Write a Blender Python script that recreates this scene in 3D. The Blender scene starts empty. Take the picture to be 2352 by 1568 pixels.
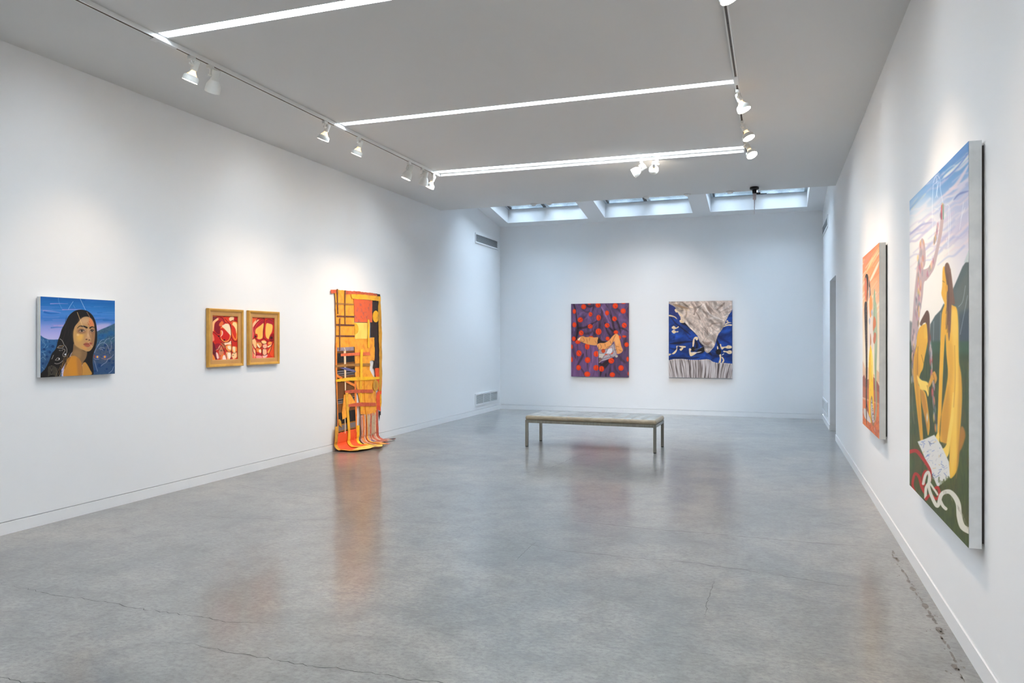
import bpy, bmesh, math, random
import numpy as np
from mathutils import Vector, Matrix

random.seed(7)
SC = bpy.context.scene
COL = SC.collection

# ------------------------------------------------------------------ camera
cam_d = bpy.data.cameras.new('camera')
cam = bpy.data.objects.new('camera', cam_d)
COL.objects.link(cam)
cam_d.sensor_width = 36.0
cam_d.lens = 36.0 * 1717.2 / 2352.0
cam_d.shift_y = -4.93 / 2352.0
cam_d.clip_start = 0.05
cam.location = (0, 0, 1.5)
cam.rotation_euler = (math.radians(90), 0, 0.33662)
SC.camera = cam

# ------------------------------------------------------------------ light of the place
SC.view_settings.view_transform = 'Standard'
SC.view_settings.look = 'None'
SC.view_settings.gamma = 1.0
SC.view_settings.use_curve_mapping = False
SC.view_settings.exposure = 1.31
STRIP_E = 25.0          # recessed ceiling strips
SPOT_W = 25.0           # track lamps
SPOT_COL = (1.0, 0.75, 0.51)
STRIP_COL = (0.79, 0.90, 1.0)
world = bpy.data.worlds.new('world')
SC.world = world
world.use_nodes = True
_bg = world.node_tree.nodes['Background']
_bg.inputs['Color'].default_value = (0.84, 0.93, 1.0, 1)
_bg.inputs['Strength'].default_value = 18.0

SC.cycles.max_bounces = 8
SC.cycles.use_light_tree = False
SC.cycles.diffuse_bounces = 6
SC.cycles.glossy_bounces = 3
SC.cycles.transmission_bounces = 3
SC.cycles.adaptive_threshold = 0.02
SC.cycles.caustics_reflective = False
SC.cycles.caustics_refractive = False

# ------------------------------------------------------------------ dimensions (metres)
XL, XR, YB, Y0 = -5.579, 0.872, 15.161, -4.0
ZC, ZT, SLOPE = 3.787, 3.919, 0.1574
YE = 12.10                       # the flat ceiling stops here
DOOR_Y0, DOOR_Y1, DOOR_H = 12.06, 13.32, 2.455
BH, GAP = 0.091, 0.098           # baseboard height, top of the shadow gap

# ------------------------------------------------------------------ helpers
def lin(c):
    out = []
    for v in c[:3]:
        v = v / 255.0
        out.append(v / 12.92 if v <= 0.04045 else ((v + 0.055) / 1.055) ** 2.4)
    return (out[0], out[1], out[2], 1.0)

def new_mat(name):
    m = bpy.data.materials.new(name)
    m.use_nodes = True
    nt = m.node_tree
    return m, nt, nt.nodes['Principled BSDF']

def mat(name, rgb, rough=0.6, metal=0.0, spec=0.5, emit=None, estr=0.0):
    m, nt, b = new_mat(name)
    b.inputs['Base Color'].default_value = (*rgb[:3], 1)
    b.inputs['Roughness'].default_value = rough
    b.inputs['Metallic'].default_value = metal
    b.inputs['Specular IOR Level'].default_value = spec
    if emit:
        b.inputs['Emission Color'].default_value = (*emit[:3], 1)
        b.inputs['Emission Strength'].default_value = estr
    return m

def mottled(name, rgb, rgb2, scale=8.0, rough=0.6, metal=0.0, lo=0.42, hi=0.62, bump=0.0, stretch=(1, 1, 1), detail=6.0):
    """plain colour with a second tone mottled through it by noise"""
    m, nt, b = new_mat(name)
    tc = nt.nodes.new('ShaderNodeTexCoord')
    mp = nt.nodes.new('ShaderNodeMapping')
    mp.inputs['Scale'].default_value = stretch
    nz = nt.nodes.new('ShaderNodeTexNoise')
    nz.inputs['Scale'].default_value = scale
    nz.inputs['Detail'].default_value = detail
    nz.inputs['Roughness'].default_value = 0.6
    rp = nt.nodes.new('ShaderNodeValToRGB')
    rp.color_ramp.elements[0].position = lo
    rp.color_ramp.elements[1].position = hi
    rp.color_ramp.elements[0].color = (*rgb2[:3], 1)
    rp.color_ramp.elements[1].color = (*rgb[:3], 1)
    nt.links.new(tc.outputs['Object'], mp.inputs['Vector'])
    nt.links.new(mp.outputs['Vector'], nz.inputs['Vector'])
    nt.links.new(nz.outputs['Fac'], rp.inputs['Fac'])
    nt.links.new(rp.outputs['Color'], b.inputs['Base Color'])
    b.inputs['Roughness'].default_value = rough
    b.inputs['Metallic'].default_value = metal
    if bump:
        bp = nt.nodes.new('ShaderNodeBump')
        bp.inputs['Strength'].default_value = bump
        bp.inputs['Distance'].default_value = 0.002
        nt.links.new(nz.outputs['Fac'], bp.inputs['Height'])
        nt.links.new(bp.outputs['Normal'], b.inputs['Normal'])
    return m

def tag(o, label, cat, group=None):
    o['label'] = label
    o['category'] = cat
    if group:
        o['group'] = group
    return o

def empty(name, loc=(0, 0, 0), rz=0.0):
    o = bpy.data.objects.new(name, None)
    o.empty_display_size = 0.05
    COL.objects.link(o)
    o.location = loc
    o.rotation_euler = (0, 0, rz)
    return o

def link_mesh(name, me, material, parent=None):
    o = bpy.data.objects.new(name, me)
    COL.objects.link(o)
    if material is not None and len(me.materials) == 0:
        me.materials.append(material)
    if parent is not None:
        o.parent = parent
    return o

def obj(name, bm, material, parent=None, smooth=False):
    me = bpy.data.meshes.new(name)
    bmesh.ops.recalc_face_normals(bm, faces=bm.faces)
    bm.to_mesh(me)
    bm.free()
    if smooth:
        for p in me.polygons:
            p.use_smooth = True
    return link_mesh(name, me, material, parent)

def add_box(bm, lo, hi, bevel=0.0):
    x0, y0, z0 = lo
    x1, y1, z1 = hi
    vs = [bm.verts.new(v) for v in ((x0, y0, z0), (x1, y0, z0), (x1, y1, z0), (x0, y1, z0),
                                    (x0, y0, z1), (x1, y0, z1), (x1, y1, z1), (x0, y1, z1))]
    fs = [bm.faces.new([vs[i] for i in f]) for f in
          ((0, 3, 2, 1), (4, 5, 6, 7), (0, 1, 5, 4), (1, 2, 6, 5), (2, 3, 7, 6), (3, 0, 4, 7))]
    if bevel:
        es = list({e for f in fs for e in f.edges})
        bmesh.ops.bevel(bm, geom=es, offset=bevel, segments=2, affect='EDGES', profile=0.6)
    return vs

def boxes(name, lst, material, parent=None, bevel=0.0):
    bm = bmesh.new()
    for lo, hi in lst:
        add_box(bm, lo, hi, bevel)
    return obj(name, bm, material, parent)

def add_lathe(bm, prof, seg=28, cap0=True, cap1=True):
    """profile [(radius, z)...] turned about z"""
    rings = []
    for r, z in prof:
        rings.append([bm.verts.new((r * math.cos(2 * math.pi * i / seg), r * math.sin(2 * math.pi * i / seg), z)) for i in range(seg)])
    for a, b in zip(rings[:-1], rings[1:]):
        for i in range(seg):
            bm.faces.new((a[i], a[(i + 1) % seg], b[(i + 1) % seg], b[i]))
    if cap0:
        bm.faces.new(list(reversed(rings[0])))
    if cap1:
        bm.faces.new(rings[-1])

def add_tube(bm, pts, r, seg=10):
    pts = [Vector(p) for p in pts]
    rings = []
    for i, p in enumerate(pts):
        d = (pts[min(i + 1, len(pts) - 1)] - pts[max(i - 1, 0)]).normalized()
        up = Vector((0, 0, 1)) if abs(d.z) < 0.9 else Vector((1, 0, 0))
        a = d.cross(up).normalized()
        b = d.cross(a).normalized()
        rr = r[i] if isinstance(r, (list, tuple)) else r
        rings.append([bm.verts.new(p + rr * (math.cos(2 * math.pi * k / seg) * a + math.sin(2 * math.pi * k / seg) * b)) for k in range(seg)])
    for a, b in zip(rings[:-1], rings[1:]):
        for i in range(seg):
            bm.faces.new((a[i], a[(i + 1) % seg], b[(i + 1) % seg], b[i]))
    bm.faces.new(list(reversed(rings[0])))
    bm.faces.new(rings[-1])

def structure(o):
    o['kind'] = 'structure'
    return o

# ------------------------------------------------------------------ materials of the room
def wall_paint(name, rgb):
    m, nt, b = new_mat(name)
    b.inputs['Base Color'].default_value = (*rgb, 1)
    b.inputs['Roughness'].default_value = 0.75
    b.inputs['Specular IOR Level'].default_value = 0.25
    tc = nt.nodes.new('ShaderNodeTexCoord')
    nz = nt.nodes.new('ShaderNodeTexNoise')
    nz.inputs['Scale'].default_value = 90.0
    nz.inputs['Detail'].default_value = 3.0
    bp = nt.nodes.new('ShaderNodeBump')
    bp.inputs['Strength'].default_value = 0.04
    bp.inputs['Distance'].default_value = 0.001
    nt.links.new(tc.outputs['Object'], nz.inputs['Vector'])
    nt.links.new(nz.outputs['Fac'], bp.inputs['Height'])
    nt.links.new(bp.outputs['Normal'], b.inputs['Normal'])
    return m

M_WALL = wall_paint('white_wall_paint', (0.84, 0.845, 0.855))
M_CEIL = wall_paint('white_ceiling_paint', (0.75, 0.745, 0.735))
M_BASE = mat('baseboard_paint', (0.83, 0.835, 0.845), 0.45)
M_GROOVE = mat('groove_shadow_bead', (0.30, 0.30, 0.31), 0.8)

def concrete():
    m, nt, b = new_mat('polished_concrete')
    N = nt.nodes.new
    L = nt.links.new
    tc = N('ShaderNodeTexCoord')

    def noise(scale, detail, rough, stretch=(1, 1, 1), dist=0.0):
        mp = N('ShaderNodeMapping')
        mp.inputs['Scale'].default_value = stretch
        L(tc.outputs['Object'], mp.inputs['Vector'])
        n = N('ShaderNodeTexNoise')
        n.inputs['Scale'].default_value = scale
        n.inputs['Detail'].default_value = detail
        n.inputs['Roughness'].default_value = rough
        n.inputs['Distortion'].default_value = dist
        L(mp.outputs['Vector'], n.inputs['Vector'])
        return n

    def ramp(src, stops):
        r = N('ShaderNodeValToRGB')
        cr = r.color_ramp
        while len(cr.elements) < len(stops):
            cr.elements.new(0.5)
        for e, (p, c) in zip(cr.elements, stops):
            e.position = p
            e.color = c if len(c) == 4 else (*c, 1)
        L(src, r.inputs['Fac'])
        return r

    def mix(a, bb, fac, mode='MIX', f=None):
        x = N('ShaderNodeMix')
        x.data_type = 'RGBA'
        x.blend_type = mode
        L(a, x.inputs[6])
        if hasattr(bb, 'type'):
            L(bb, x.inputs[7])
        else:
            x.inputs[7].default_value = (*bb, 1)
        if f is not None:
            L(f, x.inputs[0])
        else:
            x.inputs[0].default_value = fac
        return x.outputs[2]

    g = lambda v: (v, v, v)
    big = noise(0.8, 4, 0.6, dist=0.5)
    c = ramp(big.outputs['Fac'], [(0.36, (0.188, 0.188, 0.180)), (0.50, (0.234, 0.228, 0.214)), (0.66, (0.298, 0.278, 0.248))]).outputs['Color']
    mid = noise(5.0, 6, 0.72, (1.0, 1.0, 1.0), 0.5)
    c = mix(c, ramp(mid.outputs['Fac'], [(0.34, g(0.72)), (0.52, g(1.0)), (0.68, g(1.15))]).outputs['Color'], 0.9, 'MULTIPLY')
    fine = noise(38, 4, 0.75, (0.8, 1.1, 1))
    c = mix(c, ramp(fine.outputs['Fac'], [(0.36, g(0.66)), (0.5, g(1.0)), (0.64, g(1.2))]).outputs['Color'], 0.8, 'MULTIPLY')
    # scuffs and dark worn patches, broken up by a larger mask
    sc1 = noise(34, 3, 0.75, (0.45, 1.5, 1), 1.2)
    msk = noise(1.1, 3, 0.6, (1, 1.5, 1), 0.3)
    m1 = ramp(sc1.outputs['Fac'], [(0.50, g(0)), (0.60, g(0.75))])
    m2 = ramp(msk.outputs['Fac'], [(0.49, g(0)), (0.60, g(1))])
    mm = N('ShaderNodeMath')
    mm.operation = 'MULTIPLY'
    L(m1.outputs['Color'], mm.inputs[0])
    L(m2.outputs['Color'], mm.inputs[1])
    c = mix(c, (0.16, 0.16, 0.165), 0, f=mm.outputs[0])
    # small specks
    sp = noise(75, 2, 0.5, (0.7, 1, 1))
    m3 = ramp(sp.outputs['Fac'], [(0.655, g(0)), (0.69, g(0.7))])
    c = mix(c, (0.12, 0.12, 0.12), 0, f=m3.outputs['Color'])
    L(c, b.inputs['Base Color'])
    rr = noise(2.0, 3, 0.6, (1, 1.4, 1))
    mr = N('ShaderNodeMapRange')
    mr.inputs['From Min'].default_value = 0.25
    mr.inputs['From Max'].default_value = 0.75
    mr.inputs['To Min'].default_value = 0.2765
    mr.inputs['To Max'].default_value = 0.288
    L(rr.outputs['Fac'], mr.inputs['Value'])
    L(mr.outputs['Result'], b.inputs['Roughness'])
    bp = N('ShaderNodeBump')
    bp.inputs['Strength'].default_value = 0.05
    bp.inputs['Distance'].default_value = 0.002
    L(rr.outputs['Fac'], bp.inputs['Height'])
    L(bp.outputs['Normal'], b.inputs['Normal'])
    b.inputs['IOR'].default_value = 1.6
    b.inputs['Coat Weight'].default_value = 0.42
    b.inputs['Coat Roughness'].default_value = 0.12
    return m

M_FLOOR = concrete()

# ------------------------------------------------------------------ the room
structure(boxes('floor', [((XL - 0.2, Y0 - 0.2, -0.2), (2.8, YB + 0.2, 0.0))], M_FLOOR))

structure(boxes('wall_left', [((XL - 0.2, Y0 - 0.2, GAP), (XL, YB + 0.2, 4.9)),
                              ((XL - 0.2, Y0 - 0.2, 0), (XL - 0.02, YB + 0.2, GAP))], M_WALL))
structure(boxes('wall_back', [((XL, YB, GAP), (XR, YB + 0.2, 4.9)),
                              ((XL, YB + 0.02, 0), (XR, YB + 0.2, GAP))], M_WALL))
wr = []
for (a, c, zlo) in ((Y0 - 0.2, DOOR_Y0, GAP), (DOOR_Y1, YB + 0.2, GAP), (DOOR_Y0, DOOR_Y1, DOOR_H)):
    wr.append(((XR, a, zlo), (XR + 0.2, c, 4.9)))
for (a, c) in ((Y0 - 0.2, DOOR_Y0 - 0.02), (DOOR_Y1 + 0.02, YB + 0.2)):
    wr.append(((XR + 0.02, a, 0), (XR + 0.2, c, GAP)))
structure(boxes('wall_right', wr, M_WALL))
structure(boxes('wall_front', [((XL, Y0 - 0.2, 0), (XR, Y0, 4.9))], M_WALL))
# passage behind the doorway in the right wall
structure(boxes('wall_passage', [((XR + 0.2, DOOR_Y1, GAP), (2.6, DOOR_Y1 + 0.15, 2.6)),
                                 ((XR + 0.2, DOOR_Y1 + 0.02, 0), (2.6, DOOR_Y1 + 0.15, GAP)),
                                 ((XR + 0.2, DOOR_Y0 - 0.15, 0), (2.6, DOOR_Y0, 2.6)),
                                 ((2.6, DOOR_Y0 - 0.15, 0), (2.8, DOOR_Y1 + 0.15, 2.6)),
                                 ((XR + 0.2, DOOR_Y0 - 0.15, DOOR_H), (2.8, DOOR_Y1 + 0.15, 2.75))], M_WALL))

# baseboards: flush boards under a dark shadow gap, butted end to end
def baseboard(name, spans, axis, face, sgn):
    e = structure(empty(name, (0, 0, 0)))
    for a, c in spans:
        a += 0.0008
        c -= 0.0008
        if axis == 'y':
            xs = sorted((face - sgn * 0.02, face + sgn * 0.007))
            lo, hi = (xs[0], a, 0), (xs[1], c, BH)
        else:
            ys = sorted((face - sgn * 0.02, face + sgn * 0.007))
            lo, hi = (a, ys[0], 0), (c, ys[1], BH)
        boxes('baseboard_length', [(lo, hi)], M_BASE, e)
    return e
baseboard('baseboard_left', [(Y0, 0.9), (0.9, 6.05), (6.05, 11.55), (11.55, 13.55), (13.55, YB - 0.008)], 'y', XL, 1)
baseboard('baseboard_back', [(XL + 0.008, -2.9), (-2.9, XR - 0.008)], 'x', YB, -1)
baseboard('baseboard_right', [(Y0, 3.0), (3.0, 8.3), (8.3, DOOR_Y0 - 0.0), (DOOR_Y1 + 0.0, YB - 0.008)], 'y', XR, -1)
baseboard('baseboard_passage', [(XR + 0.0, 2.59)], 'x', DOOR_Y1, -1)

# flat ceiling with the slots for the strip lights left open
STRIPS = [(9.265, 9.385), (6.865, 6.965), (4.395, 4.490), (1.95, 2.045), (-0.50, -0.405)]  # last two repeat the spacing out of view, added to light the near end
SX0, SX1 = -4.335, -0.335
cb = []
edges = sorted([Y0] + [v for s in STRIPS for v in s] + [YE])
for i in range(0, len(edges), 2):
    cb.append(((XL, edges[i], ZC), (XR, edges[i + 1], ZC + 0.12)))
for a, c in STRIPS:
    cb.append(((XL, a, ZC), (SX0, c, ZC + 0.12)))
    cb.append(((SX1, a, ZC), (XR, c, ZC + 0.12)))
cb.append(((XL, YE - 0.12, ZC + 0.12), (XR, YE, 4.46)))          # riser where the ceiling steps up
cb.append(((XL, Y0, 4.30), (XR, YE - 0.12, 4.46)))                # roof over the flat ceiling
structure(boxes('ceiling', cb, M_CEIL))

# sloping ceiling over the far bay, thick enough to make the skylight shafts
TH = 0.285
ang = math.atan(SLOPE)
def slope_pt(x, t, n):
    """x across, t up the slope from the back wall, n above the ceiling plane"""
    return Vector((x, YB - t * math.cos(ang) + n * math.sin(ang), ZT + t * math.sin(ang) + n * math.cos(ang)))
def slope_box(bm, lo, hi):
    (x0, t0, n0), (x1, t1, n1) = lo, hi
    vs = [bm.verts.new(slope_pt(*v)) for v in ((x0, t0, n0), (x1, t0, n0), (x1, t1, n0), (x0, t1, n0),
                                               (x0, t0, n1), (x1, t0, n1), (x1, t1, n1), (x0, t1, n1))]
    for f in ((0, 3, 2, 1), (4, 5, 6, 7), (0, 1, 5, 4), (1, 2, 6, 5), (2, 3, 7, 6), (3, 0, 4, 7)):
        bm.faces.new([vs[i] for i in f])
SKY = [(-5.311, -3.572), (-3.223, -1.486), (-1.153, 0.586)]
T0, T1, TE = 0.262, 2.30, (YB - YE) / math.cos(ang) + 0.05
bm = bmesh.new()
slope_box(bm, (XL, 0, 0), (XR, T0, TH))
slope_box(bm, (XL, T1, 0), (XR, TE, TH))
xs = [XL] + [v for s in SKY for v in s] + [XR]
for i in range(0, len(xs), 2):
    slope_box(bm, (xs[i], T0, 0), (xs[i + 1], T1, TH))
structure(obj('ceiling_sloped', bm, M_WALL))

M_SKYBLOCK = mottled('blue_grey_sky_block', (0.022, 0.040, 0.052), (0.014, 0.028, 0.038), 2.5, 0.5, stretch=(1, 1, 4))  # dark tone for the two added walls outside the skylights
structure(boxes('wall_added_pane_backdrop', [((XL - 0.2, YB + 1.6, 4.2), (XR + 0.2, YB + 1.8, 5.9))], M_SKYBLOCK))  # added outside wall that makes the panes read dark blue-grey
structure(boxes('wall_added_sky_block', [((XL - 0.2, YE - 0.35, 4.46), (XR + 0.2, YE - 0.15, 5.7))], M_SKYBLOCK))  # unseen wall added to cut low sky light reaching the back wall
M_ALU = mottled('skylight_aluminium', (0.62, 0.68, 0.72), (0.45, 0.52, 0.57), 6, 0.4, 0.3)
M_DARKFRAME = mat('dark_skylight_gasket', (0.05, 0.05, 0.055), 0.5)
def pane_mat():
    m, nt, b = new_mat('skylight_glass')
    N, L = nt.nodes.new, nt.links.new
    nt.nodes.remove(b)
    out = [n for n in nt.nodes if n.type == 'OUTPUT_MATERIAL'][0]
    tr = N('ShaderNodeBsdfTransparent')
    gl = N('ShaderNodeBsdfGlossy')
    gl.inputs['Roughness'].default_value = 0.08
    df = N('ShaderNodeBsdfTranslucent')
    df.inputs['Color'].default_value = (0.7, 0.8, 0.85, 1)
    tc = N('ShaderNodeTexCoord')
    nz = N('ShaderNodeTexNoise')
    nz.inputs['Scale'].default_value = 5.0
    nz.inputs['Detail'].default_value = 8
    rp = N('ShaderNodeValToRGB')
    rp.color_ramp.elements[0].position = 0.35
    rp.color_ramp.elements[0].color = (0.46, 0.50, 0.545, 1)
    rp.color_ramp.elements[1].position = 0.7
    rp.color_ramp.elements[1].color = (0.72, 0.77, 0.82, 1)
    L(tc.outputs['Object'], nz.inputs['Vector'])
    L(nz.outputs['Fac'], rp.inputs['Fac'])
    L(rp.outputs['Color'], tr.inputs['Color'])
    m1 = N('ShaderNodeMixShader')
    m1.inputs[0].default_value = 0.08
    L(tr.outputs[0], m1.inputs[1])
    L(df.outputs[0], m1.inputs[2])
    m2 = N('ShaderNodeMixShader')
    fr = N('ShaderNodeFresnel')
    fr.inputs['IOR'].default_value = 1.6
    L(fr.outputs[0], m2.inputs[0])
    L(m1.outputs[0], m2.inputs[1])
    L(gl.outputs[0], m2.inputs[2])
    L(m2.outputs[0], out.inputs['Surface'])
    return m
M_PANE = pane_mat()
for k, (x0, x1) in enumerate(SKY):
    w = structure(empty('window_%d' % (k + 1), slope_pt((x0 + x1) / 2, T0, TH)))
    inv = Matrix.Translation(-w.location)
    def sk(name, bxs, m):
        b_ = bmesh.new()
        for lo, hi in bxs:
            slope_box(b_, lo, hi)
        b_.transform(inv)
        return obj(name, b_, m, w)
    xm = (x0 + x1) / 2 - 0.05
    n0, n1 = TH + 0.001, TH + 0.06
    sk('frame', [((x0 - 0.06, T0 - 0.06, n0), (x0 + 0.05, T1 + 0.06, n1)), ((x1 - 0.05, T0 - 0.06, n0), (x1 + 0.06, T1 + 0.06, n1)),
                 ((x0 + 0.05, T0 - 0.06, n0), (x1 - 0.05, T0 + 0.035, n1)), ((x0 + 0.05, T1 - 0.035, n0), (x1 - 0.05, T1 + 0.06, n1))], M_ALU)
    sk('mullion', [((xm - 0.035, T0 + 0.035, n0), (xm + 0.035, T1 - 0.035, n1 - 0.01))], M_DARKFRAME)
    sk('glazing_bar', [((xm + 0.045, T0 + 0.035, n0), (xm + 0.10, T1 - 0.035, n1 - 0.005))], M_ALU)
    sk('gasket', [((x0 + 0.05, T0 + 0.035, n0), (x0 + 0.085, T1 - 0.035, n1 - 0.015))], M_DARKFRAME)
    sk('pane', [((x0 + 0.085, T0 + 0.035, n0 + 0.03), (xm - 0.035, T1 - 0.035, n0 + 0.036))], M_PANE)
    sk('pane', [((xm + 0.10, T0 + 0.035, n0 + 0.03), (x1 - 0.05, T1 - 0.035, n0 + 0.036))], M_PANE)

# ------------------------------------------------------------------ recessed strip lights
M_HOUSE = mat('white_enamel', (0.82, 0.83, 0.83), 0.4)
M_DIFF = mat('strip_diffuser', (0.9, 0.9, 0.9), 0.5, emit=STRIP_COL, estr=STRIP_E)
strip_labels = ['recessed white light strip furthest into the room, beside the cross track',
                'middle recessed white light strip running between the two ceiling tracks',
                'wide recessed white light strip nearest the top edge of the picture',
                'added unseen recessed white light strip overhead just in front of the camera position',
                'added unseen recessed white light strip overhead behind the camera position']
for (a, c), lab in zip(STRIPS, strip_labels):
    t = tag(empty('ceiling_strip_light', ((SX0 + SX1) / 2, (a + c) / 2, ZC)), lab, 'strip light', 'recessed ceiling light strips')
    w2, l2 = (c - a) / 2 - 0.0005, (SX1 - SX0) / 2 - 0.0005
    boxes('housing', [((-l2, -w2, 0.10), (l2, w2, 0.119)), ((-l2, -w2, 0.012), (-l2 + 0.004, w2, 0.10)), ((l2 - 0.004, -w2, 0.012), (l2, w2, 0.10)),
                      ((-l2 + 0.004, -w2, 0.012), (l2 - 0.004, -w2 + 0.003, 0.10)), ((-l2 + 0.004, w2 - 0.003, 0.012), (l2 - 0.004, w2, 0.10))], M_HOUSE, t)
    boxes('diffuser', [((-l2 + 0.16, -w2 + 0.004, 0.035), (l2 - 0.16, w2 - 0.004, 0.05))], M_DIFF, t)

# ------------------------------------------------------------------ lighting tracks
M_TRACK = mat('track_white', (0.84, 0.84, 0.82), 0.35)
M_SLOT = mat('track_slot_dark', (0.09, 0.07, 0.06), 0.4, 0.3)
M_COPPER = mat('track_conductor', (0.35, 0.24, 0.16), 0.3, 0.8)
def track(name, x0, y0, x1, y1, label):
    """channel with a dark open slot on its underside, built along local x"""
    d = Vector((x1 - x0, y1 - y0, 0))
    ln = d.length
    t = tag(empty(name, (x0, y0, ZC - 0.001), math.atan2(d.y, d.x)), label, 'track', 'lighting tracks on the ceiling')
    h, w = 0.034, 0.018
    boxes('channel', [((0, -w, -0.010), (ln, w, 0)), ((0, -w, -h), (ln, -w + 0.009, -0.010)), ((0, w - 0.009, -h), (ln, w, -0.010))], M_TRACK, t)
    boxes('slot', [((0.01, -w + 0.0092, -0.029), (ln - 0.01, w - 0.0092, -0.0102))], M_SLOT, t)
    boxes('conductor', [((0.01, -w + 0.0093, -0.032), (ln - 0.01, -w + 0.0113, -0.0291))], M_COPPER, t)
    boxes('conductor', [((0.01, w - 0.0113, -0.032), (ln - 0.01, w - 0.0093, -0.0291))], M_COPPER, t)
    return t
TLX, TRX, TBY = -4.372, -0.308, 9.445
tl = track('lighting_track', TLX, -3.0, TLX, 9.46, 'long white lighting track along the ceiling near the left wall')
tr_ = track('lighting_track', TRX, -3.0, TRX, 9.46, 'white lighting track on the ceiling near the right wall')
tb = track('lighting_track', TLX + 0.03, TBY, TRX - 0.03, TBY, 'white cross track beside the far light strip')
def joiner(parent, xloc, ln=0.17, lug=False):
    b_ = bmesh.new()
    add_box(b_, (xloc - ln / 2, -0.0195, -0.0365), (xloc + ln / 2, 0.0195, -0.002), 0.003)
    if lug:
        add_box(b_, (xloc - 0.10, 0.0195, -0.036), (xloc - 0.04, 0.052, -0.006), 0.003)
    obj('joiner', b_, M_HOUSE, parent)
joiner(tl, 4.50 + 3.0, 0.22, True)
joiner(tl, 6.92 + 3.0, 0.20)
joiner(tl, 9.40 + 3.0, 0.10)
joiner(tr_, 6.80 + 3.0, 0.22)
joiner(tr_, 4.20 + 3.0, 0.20)
for yy in (4.55, 6.0, 5.55, 7.9):                    # conductor screws inside the right-hand slot
    b_ = bmesh.new()
    add_lathe(b_, [(0.005, -0.0315), (0.005, -0.0291)], 8)
    b_.transform(Matrix.Translation((yy + 3.0, 0.0, 0)))
    obj('screw', b_, M_DARKFRAME, tr_)

# ------------------------------------------------------------------ track spotlights
M_LAMPW = mat('lamp_white_enamel', (0.78, 0.78, 0.75), 0.32)
M_LENS_ON = mat('lamp_lens_lit', (0.9, 0.9, 0.9), 0.3, emit=(1.0, 0.86, 0.68), estr=26.0)
M_LENS_OFF = mat('lamp_lens_unlit', (0.25, 0.25, 0.25), 0.15)
M_BULB_ON = mat('bulb_glass_glowing', (0.8, 0.6, 0.35), 0.2, emit=(1.0, 0.66, 0.30), estr=0.9)
for m_ in (M_LENS_ON, M_BULB_ON):
    m_.cycles.emission_sampling = 'NONE'
M_BULB_OFF = mat('bulb_glass_silvered', (0.6, 0.6, 0.58), 0.15, 0.6)
def lathe_mesh(name, prof, m, seg=32, cap0=True, cap1=True, smooth=True):
    b_ = bmesh.new()
    add_lathe(b_, prof, seg, cap0, cap1)
    me = bpy.data.meshes.new(name)
    bmesh.ops.recalc_face_normals(b_, faces=b_.faces)
    b_.to_mesh(me)
    b_.free()
    if smooth:
        for p in me.polygons:
            p.use_smooth = True
        me.set_sharp_from_angle(angle=math.radians(40))
    me.materials.append(m)
    return me
ME = {}
ME['socket'] = lathe_mesh('socket', [(0.010, 0.042), (0.022, 0.040), (0.026, 0.034), (0.027, -0.030), (0.024, -0.040), (0.019, -0.040)], M_LAMPW)
ME['ring'] = lathe_mesh('reflector_ring', [(0.046, -0.080), (0.0555, -0.088), (0.0605, -0.098), (0.0620, -0.130), (0.0590, -0.130), (0.0575, -0.100), (0.044, -0.083), (0.046, -0.080)], M_LAMPW, cap0=False, cap1=False)
ME['bulb_on'] = lathe_mesh('bulb', [(0.018, -0.036), (0.022, -0.052), (0.040, -0.078), (0.054, -0.100), (0.056, -0.124)], M_BULB_ON)
ME['bulb_off'] = lathe_mesh('bulb', [(0.018, -0.036), (0.022, -0.052), (0.040, -0.078), (0.054, -0.100), (0.056, -0.124)], M_BULB_OFF)
for k_, m_ in (('lens_on', M_LENS_ON), ('lens_off', M_LENS_OFF)):
    ME[k_] = lathe_mesh('lens', [(0.0575, -0.1245), (0.0575, -0.128), (0.04, -0.1305), (0.001, -0.132)], m_)
ME['shell'] = lathe_mesh('housing', [(0.010, 0.056), (0.030, 0.055), (0.034, 0.050), (0.034, -0.028)], M_LAMPW, cap1=False)
ME['bell'] = lathe_mesh('bell_shade', [(0.034, -0.028), (0.038, -0.034), (0.050, -0.052), (0.058, -0.074), (0.0615, -0.100), (0.0620, -0.130), (0.0595, -0.130), (0.0585, -0.100), (0.045, -0.052), (0.030, -0.030)], M_LAMPW, cap0=False, cap1=False)
b_ = bmesh.new()
add_box(b_, (-0.0045, 0.032, -0.018), (0.0045, 0.052, 0.052), 0.002)
ME['handle'] = bpy.data.meshes.new('handle')
b_.to_mesh(ME['handle']); b_.free(); ME['handle'].materials.append(M_LAMPW)
for s_, k_ in ((-1, 'arm_a'), (1, 'arm_b')):
    b_ = bmesh.new()
    add_tube(b_, [(s_ * 0.020, 0, -0.036), (s_ * 0.036, 0, -0.058), (s_ * 0.0545, 0, -0.090)], 0.0025, 6)
    ME[k_] = bpy.data.meshes.new('bracket_arm')
    b_.to_mesh(ME[k_]); b_.free(); ME[k_].materials.append(M_LAMPW)

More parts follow.
